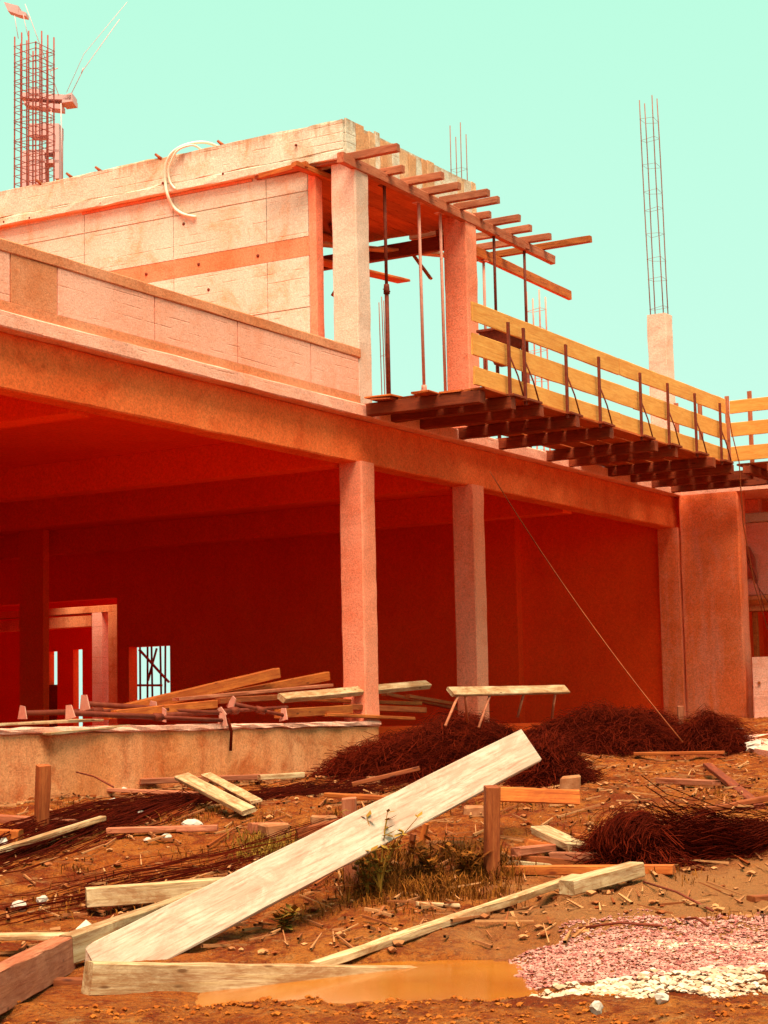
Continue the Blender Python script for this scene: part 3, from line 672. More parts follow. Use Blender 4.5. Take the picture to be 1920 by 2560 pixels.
# ------------------------------------------------------------------ the wing beyond the pier
WG = empty('concrete_wing', (14.5, -3, 1.2)); tag(WG, 'pale concrete wing with a dark doorway beyond the ribbed pier', 'building')
def wpt(o): o.parent = WG; o.matrix_parent_inverse = Matrix.Translation((-14.5, 3, -1.2)); return o
wpt(box('wall', 15.0, 15.3, -7.0, -0.2, 4.30, 5.92, 'pink', bev=0.02))
wpt(box('ledge', 14.85, 15.3, -7.0, -0.2, 5.921, 6.12, 'pale', bev=0.02, rough_edge=0.01))
wpt(box('block_panel', 14.98, 15.2, -1.26, -0.3, 6.121, 6.44, 'red', bev=0.01))
wpt(box('lintel', 14.92, 15.3, -7.0, -0.2, 3.95, 4.29, 'plinth', bev=0.01))
wpt(box('lintel_board', 14.86, 14.919, -7.0, -0.2, 4.08, 4.20, 'wor', bev=0.005))
wpt(box('doorway_back', 18.0, 18.2, -7.0, 1.0, 1.0, 6.0, 'redshade', bev=0))
wpt(box('roof_slab', 13.26, 22.0, -7.0, 0.59, 6.442, 6.64, 'pink', bev=0.01, rough_edge=0.006, seg=0.4))
wpt(box('door_post', 15.05, 15.15, -1.08, -0.98, 1.3, 3.949, 'wor', bev=0.005))
wpt(box('side_wall', 14.8, 22.0, -0.199, 0.05, 0.9, 6.44, 'redshade', bev=0))
blk = box('concrete_block', 12.6, 13.6, -3.2, -1.78, 0.7, 2.86, 'pink', bev=0.03, rough_edge=0.012, seg=0.25); tag(blk, 'upright pale concrete block at the doorway beyond the pier', 'block')
q_ = [P(1572, 1606, .05), P(1760, 1640, .05), PX(1760, 1552, 12.55), PX(1545, 1552, 12.9)]
apr = link('concrete_apron', mesh('apron', q_+[p-Vector((0, 0, .3)) for p in q_], [(0, 1, 2, 3), (7, 6, 5, 4), (0, 4, 5, 1), (1, 5, 6, 2), (2, 6, 7, 3), (3, 7, 4, 0)]), 'pink'); tag(apr, 'sloping concrete apron slab at the foot of the pier', 'slab')
# rag hanging on the pale wall
vs, fs = [], []
for i in range(7):
    for j in range(9):
        u, v_ = i/6, j/8
        z = 5.42-0.74*v_ - (0.14*max(0, math.sin(u*9)) if j == 8 else 0)
        vs.append((14.965-0.02*math.sin(u*8+v_*3), -0.80-0.34*u-0.04*v_, z-0.10*(u-0.4)**2*8*(1-v_)))
for i in range(6):
    for j in range(8): a = i*9+j; fs.append((a, a+9, a+10, a+1))
rag = link('hanging_rag', mesh('rag', vs, fs, True), 'rag'); tag(rag, 'faded red rag hanging on the pale wall beyond the pier', 'cloth')
mod = rag.modifiers.new('thick', 'SOLIDIFY'); mod.thickness = 0.012
tag(tube('loose_cable', [(14.8, -0.85, 6.5), (14.5, -1.0, 5.8), (14.2, -1.15, 5.2), (13.9, -1.55, 4.4), (13.6, -1.95, 3.9)], 0.012, 'rust', n=5), 'dark loose cable dangling over the pale wall past the rag', 'cable')
tag(tube('loose_cable', [(14.82, -0.72, 6.45), (14.6, -0.92, 5.6), (14.6, -1.25, 4.7), (14.4, -1.5, 3.9)], 0.010, 'rust', n=5), 'second thin cable crossing the pale wall down to the lintel', 'cable')
plank('leaning_pole', P(1535, 1533, 0.1), PX(1640, 1472, 12.55), 0.05, 0.05, 'wor', 'thin pole leaning against the upright concrete block', 'pole')

# ------------------------------------------------------------------ cables on the facade and hose on the upper wall
a = PY(1058, 1018, -0.09); e = P(1475, 1603, 0.25); pts = []
for k in range(15):
    u = k/14; p = a.lerp(e, u); p.z -= 0.18*4*u*(1-u); pts.append(p)
tag(tube('stay_cable', pts, 0.009, 'wbrown', n=5), 'long thin cable slanting from the beam down to the stake', 'cable')
def on_wall(cx, cy, X=-0.14): return PX(cx*0.5787/1.1573, (250+cy*0.5787)/1.1573, X)
hp_ = [on_wall(940, 200, 0.5), on_wall(890, 184, 0.2), on_wall(835, 186, -0.05), on_wall(775, 206, -0.18), on_wall(735, 240, -0.2), on_wall(716, 290, -0.17), on_wall(714, 350), on_wall(724, 410), on_wall(750, 462, -0.04), on_wall(790, 492, -0.04), on_wall(845, 505, -0.04)]
def smooth(pts, n=5):
    out = []
    for i in range(len(pts)-1):
        p0, p1, p2, p3 = pts[max(i-1, 0)], pts[i], pts[i+1], pts[min(i+2, len(pts)-1)]
        for k in range(n):
            t = k/n; out.append(0.5*((2*p1)+(p2-p0)*t+(2*p0-5*p1+4*p2-p3)*t*t+(3*p1-p0-3*p2+p3)*t**3))
    out.append(pts[-1]); return out
tag(tube('hose', smooth(hp_), 0.026, 'hose', n=8), 'cream hose looped over the top of the upper wall', 'hose')
hp2 = [on_wall(870, 215, 0.1), on_wall(830, 195, -0.1), on_wall(770, 215, -0.2), on_wall(742, 260, -0.2), on_wall(728, 310, -0.17), on_wall(735, 355, -0.15), on_wall(758, 385, -0.14)]
tag(tube('hose', smooth(hp2), 0.018, 'hose', n=8), 'shorter thin cream hose end beside the loop on the upper wall', 'hose')

# ------------------------------------------------------------------ tower crane far behind
CR_ = empty('tower_crane', PD(112, 400, 120)); tag(CR_, 'haze-pale pink crane with machinery deck, cab and thin jib behind the roof', 'crane')
cinv = Matrix.Translation(-CR_.location)
def cpt(o): o.parent = CR_; o.matrix_parent_inverse = cinv; return o
def cp(x8, y8, d=120): return PD(x8*0.2411/1.1573, y8*0.2411/1.1573, d)
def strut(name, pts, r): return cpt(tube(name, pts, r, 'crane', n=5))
def slabc(name, c4, depth):
    q_ = [cp(*c) for c in c4]; f = Vector(CF)*depth
    vs = q_+[p+f for p in q_]
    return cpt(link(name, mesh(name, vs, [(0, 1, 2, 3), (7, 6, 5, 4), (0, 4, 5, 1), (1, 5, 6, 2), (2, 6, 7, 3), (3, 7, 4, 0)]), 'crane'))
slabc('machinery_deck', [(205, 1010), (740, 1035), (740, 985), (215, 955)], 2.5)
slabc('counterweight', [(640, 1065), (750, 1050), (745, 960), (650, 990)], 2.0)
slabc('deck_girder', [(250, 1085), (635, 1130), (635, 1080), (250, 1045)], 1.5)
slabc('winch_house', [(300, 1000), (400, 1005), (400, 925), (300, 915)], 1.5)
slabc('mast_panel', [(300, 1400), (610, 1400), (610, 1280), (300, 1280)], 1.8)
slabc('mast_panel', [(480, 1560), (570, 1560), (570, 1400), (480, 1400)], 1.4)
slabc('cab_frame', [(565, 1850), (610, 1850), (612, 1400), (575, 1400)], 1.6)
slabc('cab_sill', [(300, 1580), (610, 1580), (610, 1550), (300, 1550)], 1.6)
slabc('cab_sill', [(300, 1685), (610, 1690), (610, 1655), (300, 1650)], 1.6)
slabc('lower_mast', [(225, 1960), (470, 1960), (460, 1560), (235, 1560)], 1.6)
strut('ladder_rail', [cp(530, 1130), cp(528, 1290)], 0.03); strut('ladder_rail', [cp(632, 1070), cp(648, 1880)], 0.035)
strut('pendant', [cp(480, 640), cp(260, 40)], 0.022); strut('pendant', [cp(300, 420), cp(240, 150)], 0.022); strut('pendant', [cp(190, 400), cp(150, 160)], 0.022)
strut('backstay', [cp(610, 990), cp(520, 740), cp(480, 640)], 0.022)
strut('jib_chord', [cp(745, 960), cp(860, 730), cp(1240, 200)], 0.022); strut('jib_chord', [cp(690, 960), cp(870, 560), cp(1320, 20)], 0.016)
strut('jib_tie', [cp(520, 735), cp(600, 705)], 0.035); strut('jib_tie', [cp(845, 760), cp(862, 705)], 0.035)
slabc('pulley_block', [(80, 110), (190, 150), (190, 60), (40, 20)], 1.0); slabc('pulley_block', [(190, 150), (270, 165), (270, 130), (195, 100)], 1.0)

# ------------------------------------------------------------------ timber stacked on the floor edge
def lie(name, p0, p1, w, t, m, label, cat='plank', **k):
    return plank(name, p0, p1, w, t, m, label, cat, **k)
lie('timber', PY(225, 1531, .9), PY(597, 1443, .5), .12, .15, 'wor', 'long ochre beam slanting up over the timber stack on the floor edge', 'beam')
lie('timber', PY(480, 1496, .75), PY(706, 1451, .6), .10, .14, 'wor', 'shorter ochre beam behind the slanting one on the stack', 'beam')
lie('timber', PY(380, 1507, .5), PY(713, 1477, .42), .12, .05, 'wpink', 'thin pinkish board under the two slanting beams', 'board')
lie('timber', PY(610, 1503, .16), PY(926, 1474, .02), .15, .085, 'wpale', 'bleached plank poking out in front of the first column', 'plank', roll=R(35))
lie('timber', PY(245, 1534, .22), PY(464, 1512, .15), .10, .11, 'wor', 'ochre timber with a square end low on the left of the stack', 'beam')
lie('timber', PY(470, 1508, .3), PY(640, 1498, .3), .10, .08, 'wbrown', 'brown timber in the middle of the stack', 'beam')
lie('timber', PY(598, 1532, .05), PY(756, 1523, .02), .10, .13, 'wor', 'short thick ochre block timber at the front of the stack', 'beam')
lie('timber', PY(640, 1506, .35), PY(905, 1516, .28), .12, .06, 'wor', 'thin ochre board lying level behind the bleached plank', 'board')
lie('timber', PY(750, 1521, .12), PY(915, 1528, .10), .12, .09, 'wbrown', 'brown timber end at the right of the stack', 'beam')
lie('timber', PY(700, 1540, .0), PY(890, 1549, -.05), .12, .05, 'wor', 'thin ochre board at the bottom of the stack near the wire heap', 'board')
lie('timber', PY(880, 1500, .6), PY(1010, 1522, .5), .10, .06, 'wbrown', 'dark board sloping down behind the trestle', 'board')
lie('timber', PY(830, 1495, .9), PY(1000, 1530, .9), .10, .06, 'wbrown', 'dark board lying on the hall floor behind the first column', 'board')
lie('sheet', PY(-60, 1566, .2), PY(190, 1553, .3), .5, .03, 'wpale', 'pale flat sheet on the floor edge left of the stack', 'board')
lie('sheet', PY(88, 1583, -.02), PY(262, 1566, .12), .3, .03, 'wpale', 'small pale sheet overhanging the floor edge', 'board')
def lying_prop(p0, p1, label, m='rust', e0=True, e1=True):
    t = empty('lying_prop', p0); inv = Matrix.Translation(-Vector(p0))
    def pt(o): o.parent = t; o.matrix_parent_inverse = inv; return o
    p0, p1 = Vector(p0), Vector(p1); a = (p1-p0).normalized(); md = p0.lerp(p1, 0.55)
    pt(tube('outer_tube', [p0, md], 0.036, m)); pt(tube('inner_tube', [md, p1], 0.027, m)); pt(tube('collar', [md-a*0.08, md+a*0.08], 0.052, m))
    s_ = a.cross(Vector((0, 0, 1))).normalized(); u_ = s_.cross(a)
    for ok, c in ((e0, p0), (e1, p1)):
        if not ok: continue
        d = a*0.009; th = rng.uniform(-0.9, 0.9); k_ = rng.uniform(.75, 1.05); q_ = [(k_*(x_*math.cos(th)-y_*math.sin(th)), k_*(x_*math.sin(th)+y_*math.cos(th))) for x_, y_ in ((-.09, -.08), (.09, -.09), (.06, .10), (-.03, .12))]
        vs = [c-d+s_*x_+u_*y_ for x_, y_ in q_]+[c+d+s_*x_+u_*y_ for x_, y_ in q_]
        pl = pt(link('end_plate', mesh('plate', vs, BOXF), 'rustp'))
    return tag(t, label, 'prop')
lying_prop(PY(150, 1540, .0), PY(480, 1556, -.06), 'steel prop lying along the floor edge with a pale end plate')
lying_prop(PY(182, 1520, .35), PY(478, 1541, .05), 'steel prop lying behind the front one with upright plate')
lying_prop(PY(48, 1541, .6), PY(330, 1533, .5), 'steel prop at the far left of the lying props')
lying_prop(PY(350, 1545, .15), PY(620, 1528, .1), 'steel prop half buried in the middle of the timber stack', e1=False)
lying_prop(PY(500, 1520, .2), PY(612, 1545, -.05), 'short steel prop end poking out below the stack', e0=True)
tag(tube('hanging_strap', [PY(492, 1552, -.09), PY(500, 1580, -.09), PY(498, 1622, -.085)], 0.022, 'brush', n=6), 'dark strap hanging down the plinth below the lying props', 'strap')

# white trestle board on splayed legs
tr = empty('trestle', PY(1090, 1540, -2.7)); tag(tr, 'white board on splayed legs standing among wire heaps', 'trestle')
tinv = Matrix.Translation(-tr.location)
def tpt(o): o.parent = tr; o.matrix_parent_inverse = tinv; return o
o = plank('top_board', PY(975, 1492, -2.7), PY(1226, 1487, -2.7), .15, .05, 'wpale', roll=R(50)); o.parent = tr; o.matrix_parent_inverse = tinv
for (ax, ay, bx, by, yy) in ((992, 1497, 962, 1548, -2.8), (1060, 1497, 1034, 1552, -2.8), (1132, 1495, 1118, 1530, -2.6), (1200, 1492, 1192, 1532, -2.6), (1004, 1497, 1010, 1540, -2.55)):
    tpt(tube('leg', [PY(ax, ay, -2.7), PY(bx, by+20, yy)], 0.020, 'wpink', n=6))

# ------------------------------------------------------------------ boards, beams and posts on the ground
lie('big_board', PD(207, 2094, 13.0), PD(1148, 1608, 18.15), .36, .055, 'wboard', 'long wide cement-splashed board leaning on the stout post', 'board', roll=R(58), jit=0.004)
def post(name, dx0, dy0, dx1, dy1, w, m, label, cat='post'):
    b_ = P(dx0, dy0); d = (b_-Vector(CAM)).dot(Vector(CF)); t_ = PD(dx1, dy1, d)
    o = plank(name, b_-(t_-b_).normalized()*0.2, t_, w, w, m, label, cat); return o
post('stake_post', 1059, 1882, 1059, 1697, .125, 'wbrown', 'stout square post holding up the wide board')
post('stake_post', 762, 1900, 756, 1722, .12, 'wpink', 'pale post standing just behind the wide board')
post('stake_post', 84, 1795, 90, 1652, .125, 'wbrown', 'worn brown post standing before the plinth')
post('stake_post', 1469, 1612, 1468, 1525, .09, 'wpink', 'slim pale stake where the slanting cable ends')
post('stake_post', 902, 1840, 915, 1778, .05, 'wor', 'thin stick standing under the wide board')
post('stake_post', 880, 1850, 888, 1800, .05, 'wbrown', 'second thin stick standing under the wide board')
d_ = (P(1059, 1882)-Vector(CAM)).dot(Vector(CF))
lie('rail', PD(1076, 1715, d_), PD(1252, 1722, d_+0.2), .13, .04, 'wor', 'level ochre rail nailed to the stout post', 'rail', roll=R(80))
lie('beam', P(142, 2020, .24), P(660, 1846, .26), .12, .2, 'wpale', 'long bleached beam lying behind the wide board', 'beam', jit=0.006)
lie('beam', P(-120, 2145, .27), P(140, 2022, .22), .14, .24, 'wpink', 'heavy timber with a split end beside the long bleached beam', 'beam', jit=0.006)
lie('beam', P(192, 2078, .20), P(935, 2088, .03), .12, .20, 'wpale', 'long low beam lying at the muddy edge before the wide board', 'beam', jit=0.007)
lie('beam', P(110, 2112, .05), P(560, 2118, .03), .14, .06, 'wbrown', 'flat brown board in the mud under the low beam', 'board')
lie('board', P(-60, 2018, .15), P(150, 2016, .13), .20, .04, 'wpale', 'pale board running into the heavy timber', 'board')
lie('beam', P(186, 1918, .20), P(520, 1893, .18), .16, .16, 'wpale', 'bleached beam lying level in the hollow behind the long beam', 'beam')
lie('board', P(680, 2078, .09), P(1245, 1888, .16), .10, .06, 'wpale', 'long thin pale board running from the mud to the offcut pile', 'board', jit=0.006)
lie('beam', P(1222, 1902, .16), P(1374, 1862, .16), .17, .12, 'wpale', 'thick pale beam end at the tip of the long thin board', 'beam')
lie('board', P(1085, 1870, .05), P(1455, 1868, .10), .12, .08, 'wor', 'ochre board half hidden behind the thick beam end', 'board')
lie('board', P(900, 1948, .04), P(992, 1952, .04), .07, .03, 'wpale', 'short pale slat lying in the grass', 'slat')
lie('board', P(-60, 1850, .12), P(222, 1762, .16), .09, .05, 'wpale', 'lit narrow plank pointing from the left edge toward the slope', 'plank')
lie('board', P(-40, 1758, .12), P(158, 1770, .10), .16, .08, 'wpink', 'pinkish board behind the worn brown post', 'board')
lie('block', P(-30, 1790, .14), P(45, 1793, .14), .14, .14, 'wor', 'small ochre block at the foot of the plinth', 'block')
lie('board', P(190, 1700, .10), P(470, 1712, .06), .10, .05, 'wpink', 'thin pinkish board before the plinth', 'board')
lie('board', P(392, 1672, .34), P(538, 1748, .10), .17, .05, 'wpale', 'bleached board sloping down over the rod bundle', 'board', roll=R(14))
lie('board', P(445, 1670, .30), P(553, 1728, .10),   .13, .035, 'wpale', 'lighter narrow board lying beside the sloping bleached one', 'board', roll=R(10))
lie('board', P(298, 1682, .14), P(575, 1672, .16), .20, .07, 'wpink', 'broad pinkish board at the foot of the plinth', 'board')
lie('board', P(560, 1674, .18), P(655, 1668, .22), .16, .07, 'wpale', 'short pale board end at the foot of the plinth', 'board')
lie('board', P(232, 1788, .10), P(470, 1782, .08), .12, .06, 'wpink', 'pinkish board sunk in the slope below the rods', 'board')
lie('board', P(705, 1712, .12), P(850, 1720, .10), .12, .05, 'wor', 'ochre board behind the pale post', 'board')
lie('board', P(760, 1690, .2), P(905, 1655, .3), .10, .05, 'wbrown', 'brown board leaning into the big wire heap', 'board')
lie('beam', P(540, 1778, .10), P(610, 1776, .10), .10, .10, 'wpink', 'short pinkish timber beside the perforated rubble', 'beam')
lie('beam', P(640, 1790, .14), P(760, 1762, .16), .10, .10, 'wbrown', 'dark short beam end behind the wide board', 'beam')
lie('board', P(1370, 1625, .10), P(1565, 1622, .12), .14, .05, 'wor', 'ochre board lying before the far wire heap', 'board')
lie('board', P(1425, 1680, .08), P(1548, 1686, .08), .14, .07, 'wpink', 'pale board on the slope under the slanting cable', 'board')
lie('board', P(1528, 1648, .18), P(1642, 1738, .06), .12, .05, 'wdark', 'dark board lying down the slope by the right', 'board')
lie('board', P(1515, 1745, .06), P(1680, 1715, .08), .10, .05, 'wbrown', 'brown board crossing the foot of the dark sloping board', 'board')
lie('board', P(1600, 1800, .05), P(1700, 1745, .12), .10, .06, 'wor', 'ochre timber beside the wire coil on the sand', 'board')
lie('board', P(1622, 1935, .05), P(1700, 1930, .05), .10, .05, 'wbrown', 'brown offcut lying alone on the sand', 'offcut')
pile = [(1168, 1785, 1248, 1822, .22, .22, 'wpale', 'pale board sloping down onto the offcut pile'), (1112, 1832, 1230, 1818, .13, .17, 'wpink', 'pinkish offcut on top of the pile'),
        (1190, 1840, 1308, 1842, .16, .16, 'wpink', 'broad pale offcut at the right of the pile'), (1108, 1858, 1190, 1866, .12, .09, 'wpale', 'pale offcut at the bottom of the pile'),
        (1130, 1846, 1260, 1858, .12, .10, 'wbrown', 'brown offcut squeezed in the middle of the pile'), (1140, 1812, 1220, 1828, .10, .18, 'wor', 'ochre offcut lying askew on the pile'),
        (1240, 1800, 1330, 1812, .10, .14, 'wor', 'ochre offcut leaning against the wire coil')]
for a0, b0, a1, b1, w_, h_, m_, lb in pile:
    lie('offcut', P(a0, b0, h_), P(a1, b1, h_-0.02), w_, .07, m_, lb, 'offcut', splinter=True)
for a0, b0, a1, b1, h_, lb in ((1390, 1905, 1540, 1968, .02, 'thin bent rod lying on the sand'), (1480, 1985, 1530, 2000, .03, 'short dark rod near the gravel'), (1250, 2005, 1430, 2000, .03, 'thin rod lying along the edge of the gravel'), (165, 1668, 245, 1700, .3, 'thin twig sticking up before the plinth')):
    tag(tube('rod', [P(a0, b0, h_), (P(a0, b0, h_)+P(a1, b1, h_))/2+Vector((0, 0, .03)), P(a1, b1, h_)], 0.010, 'rust', n=5), lb, 'rod')

# ------------------------------------------------------------------ heaps, bundles, loose stuff
def sticks(name, gen, n, m, sides=3):
    vs, fs = [], []
    for _ in range(n):
        pts, r_ = gen(); tube_geo(vs, fs, pts, r_, sides, r_*0.5, cap=False)
    return link(name, mesh(name, vs, fs), m)
def heap_gen(c, rx, ry, h, yaw, flow=0.6):
    ca, sa = math.cos(yaw), math.sin(yaw)
    def g():
        while True:
            u, v_ = rng.uniform(-1, 1), rng.uniform(-1, 1); rr = u*u+v_*v_
            if rr < 1: break
        top = h*(1-rr)**0.7*(0.75+0.5*float(vnoise(u*3+c[0], v_*3+c[1])))
        z = rng.random()**0.45*top
        a = rng.gauss(0, flow*.75); L = rng.uniform(0.25, 0.9); pts = []
        cu = rng.uniform(-1.2, 1.2)
        x_, y_ = u*rx, v_*ry
        for k in range(5):
            s_ = (k/4-0.5)*L; b_ = a+cu*s_*2
            X, Y = x_+math.cos(b_)*s_, y_+math.sin(b_)*s_
            wx, wy = c[0]+X*ca-Y*sa, c[1]+X*sa+Y*ca
            zz = max(0.01, z+rng.uniform(-.05, .05)+0.06*math.sin(k*1.3+a*5)-0.12*abs(k/4-0.5))
            pts.append((wx, wy, tz(wx, wy)+zz))
        return pts, rng.uniform(0.002, 0.0055)
    return g
c = P(1000, 1672); c = c+Vector((0.5, 0.6, 0)); o = sticks('wire_heap', heap_gen(c, 1.9, 0.9, 0.72, -0.5), 9000, 'brush'); tag(o, 'big dark tangled heap of wire behind the wide board', 'heap')
c = P(1190, 1690); o = sticks('wire_heap', heap_gen(c, 0.6, 0.5, 0.6, 0.3), 2800, 'brush'); tag(o, 'dark clump of wire beside the upper end of the wide board', 'heap')
c = P(1345, 1628); c = c+Vector((0.6, 0.5, 0)); o = sticks('wire_heap', heap_gen(c, 1.75, 0.9, 0.72, -0.55), 8000, 'brush'); tag(o, 'dark brush heap in front of the hall opening beside the pier', 'heap')
c = P(1535, 1622); o = sticks('wire_heap', heap_gen(c, 0.75, 0.5, 0.6, -0.5), 2600, 'brush'); tag(o, 'small dark brush heap before the concrete apron', 'heap')
# coil of wire with trailing rods
c = P(1370, 1868); right = Vector(_rt)
def coil():
    a0 = rng.uniform(0, 6.28); R_ = rng.uniform(0.08, 0.25); of = Vector((rng.gauss(0, .10), rng.gauss(0, .10), rng.gauss(0, .05))); pts = []
    for k in range(12):
        th = a0+k*0.30
        p = c+right*(R_*math.cos(th)*1.0)+Vector((0, 0, 1))*(0.22+R_*math.sin(th)*0.95)+Vector(_fw)*(0.25*math.cos(th)*rng.uniform(.8, 1.2))+of
        p.z = max(p.z, tz(p.x, p.y)+0.01); pts.append(p)
    return pts, rng.uniform(.0025, .005)
def trail():
    s_ = rng.uniform(0.0, 0.6); L = rng.uniform(0.7, 1.5); of = rng.gauss(0, .14); z0 = abs(rng.gauss(.14, .13))*(1-s_*.3); pts = []
    for k in range(6):
        q_ = c+right*(0.1+s_+L*k/5)+Vector(_fw)*(of+0.45*(s_+L*k/5)+0.04*math.sin(k+of*9)); q_.z = tz(q_.x, q_.y)+max(.012, z0*(1.15-0.14*k)+0.05*math.sin(k*1.7+of*20)); pts.append(q_)
    return pts, rng.uniform(.003, .006)
hg = heap_gen(c+Vector(_fw)*0.1, 0.42, 0.34, 0.40, 0.4, 1.3)
cnt = [0]
def coilmix():
    cnt[0] += 1; k_ = cnt[0] % 10
    return coil() if k_ < 2 else (trail() if k_ < 5 else hg())
tag(sticks('wire_coil', coilmix, 3600, 'brush'), 'dark loose coil of wire with trailing rods on the sand', 'wire coil')
# rods lying across the slope before the plinth
A0 = P(-140, 1885); A1 = P(830, 1700); dv = (A1-A0); LL = dv.length; dv.normalize(); sd = Vector((dv.y, -dv.x, 0)).normalized()
def rodgen():
    s0 = rng.uniform(-0.5, LL*0.75); L = rng.uniform(1.2, 4.5); of = rng.gauss(0, 0.30); yaw = rng.gauss(0, .05); pts = []
    z0 = abs(rng.gauss(.0, .06))+.008
    for k in range(8):
        q_ = A0+dv*(s0+L*k/7)+sd*(of+yaw*L*(k/7-.5)+0.012*math.sin(k+of*30)); q_.z = tz(q_.x, q_.y)+z0; pts.append(q_)
    return pts, rng.uniform(.003, .008)
tag(sticks('rod_bundle', rodgen, 620, 'brush', 4), 'long dark bundle of rods lying across the slope before the plinth', 'rod bundle')
A0 = P(-100, 2005); A1 = P(560, 1860); dv = (A1-A0); LL = dv.length; dv.normalize(); sd = Vector((dv.y, -dv.x, 0)).normalized()
tag(sticks('rod_bundle', rodgen, 45, 'brush', 4), 'thin dark rods scattered behind the long bleached beam', 'rod bundle')

# lumps: jittered low-poly stones
def lump_geo(vs, fs, p, r_, flat=0.7):
    base = len(vs)
    a0 = rng.uniform(0, 6.28)
    sx, sy, sz = r_*rng.uniform(.7, 1.3), r_*rng.uniform(.7, 1.3), r_*flat*rng.uniform(.7, 1.2)
    for (x_, y_, z_) in ((1, 0, 0), (-1, 0, 0), (0, 1, 0), (0, -1, 0), (0, 0, 1), (0, 0, -1), (.6, .6, .6), (-.6, .6, .55), (.6, -.6, .5), (-.6, -.6, .6)):
        j = rng.uniform(.8, 1.15)
        X, Y = x_*sx*j, y_*sy*j
        vs.append((p[0]+X*math.cos(a0)-Y*math.sin(a0), p[1]+X*math.sin(a0)+Y*math.cos(a0), p[2]+z_*sz*j))
    for f in ((4, 6, 7), (4, 7, 9), (4, 9, 8), (4, 8, 6), (6, 0, 2), (6, 2, 7), (7, 2, 1), (7, 1, 9), (9, 1, 3), (9, 3, 8), (8, 3, 0), (8, 0, 6), (5, 2, 0), (5, 1, 2), (5, 3, 1), (5, 0, 3)):
        fs.append(tuple(base+k for k in f))
def fdl(fd_, la): return CAM[0]+fd_*0.8624+la*0.5062, CAM[1]+fd_*0.5062-la*0.8624
def lumps(name, n, sampler, m, lift=0.3, flat=0.7):
    vs, fs = [], []
    for _ in range(n):
        s_ = sampler()
        if s_ is None: continue
        x_, y_, r_ = s_; lump_geo(vs, fs, (x_, y_, tz(x_, y_)+r_*lift), r_, flat)
    return tag(link(name, mesh(name, vs, fs), m), kind='stuff')
def gravel_s():
    fd_ = rng.uniform(11.7, 14.5); la = rng.uniform(0.55, 3.3)
    e = 0.75+0.9*(float(vnoise(fd_*1.7, la*1.7))-0.5)+max(0, (fd_-13.4))*0.45+max(0, 12.4-fd_)*0.35
    if la < e or (fd_ > 14.0 and rng.random() < (fd_-14)*1.6): return None
    x_, y_ = fdl(fd_, la); return x_, y_, 0.007+0.013*rng.random()**2.2
o = lumps('gravel', 20000, gravel_s, 'gravel'); tag(o, 'spread of pink gravel beside the puddle', 'gravel')
def lime_s():
    la = rng.uniform(0.7, 3.3); fd_ = 11.62+rng.gauss(0, .14)+0.10*math.sin(la*3)
    if float(vnoise(fd_*4, la*3)) < 0.36: return None
    x_, y_ = fdl(fd_, la); return x_, y_, 0.006+0.035*rng.random()**4
o = lumps('spilled_lime', 4600, lime_s, 'lime', 0.2, 0.6); tag(o, 'whitish spilled lime along the near edge of the gravel', 'lime')
def lime2():
    la = rng.gauss(2.1, .5); fd_ = 12.9+rng.gauss(0, .17)+.1*math.sin(la*5)
    if float(vnoise(fd_*5, la*4)) < 0.45: return None
    x_, y_ = fdl(fd_, la); return x_, y_, 0.006+0.016*rng.random()**2
o = lumps('spilled_lime', 700, lime2, 'lime', 0.5, 0.6); tag(o, 'whitish dusty streak across the middle of the gravel', 'lime')
def clod_s():
    fd_ = 9.4+1.95*rng.random()**0.8; la = rng.uniform(-2.7, 2.7)
    if float(vnoise(fd_*2.1+5, la*2.1)) < 0.42: return None
    x_, y_ = fdl(fd_, la); return x_, y_, 0.004+0.022*rng.random()**5
o = lumps('mud_clods', 5200, clod_s, 'clod', 0.15); tag(o, 'ochre mud clods along the near bank', 'mud')
def chip_s():
    fd_ = rng.uniform(13.8, 36); la = rng.uniform(-.24, .24)*fd_
    x_, y_ = fdl(fd_, la)
    if y_ > -0.1 or float(vnoise(x_*1.3, y_*1.3+3)) < 0.40: return None
    return x_, y_, 0.006+0.045*rng.random()**6
o = lumps('rubble', 8000, chip_s, 'chip', 0.4, 0.6); tag(o, 'small rubble and chips scattered over the slope', 'rubble')
def slats_s():
    fd_ = rng.uniform(14, 34); la = rng.uniform(-.23, .23)*fd_; x_, y_ = fdl(fd_, la)
    a = rng.uniform(0, 6.28) if rng.random() < .4 else rng.gauss(0.4, .4); L = rng.uniform(.08, .45); pts = []
    if y_ > -0.3: y_ = -0.4
    for s_ in (-.5, .5):
        X, Y = x_+math.cos(a)*L*s_, min(-0.1, y_+math.sin(a)*L*s_); pts.append((X, Y, tz(X, Y)+rng.uniform(.01, .05)))
    return pts, rng.uniform(.006, .02)
o = sticks('splinters', slats_s, 2000, 'chip', 4); tag(o, 'wood splinters and laths littering the slope', 'splinters', kind='stuff')

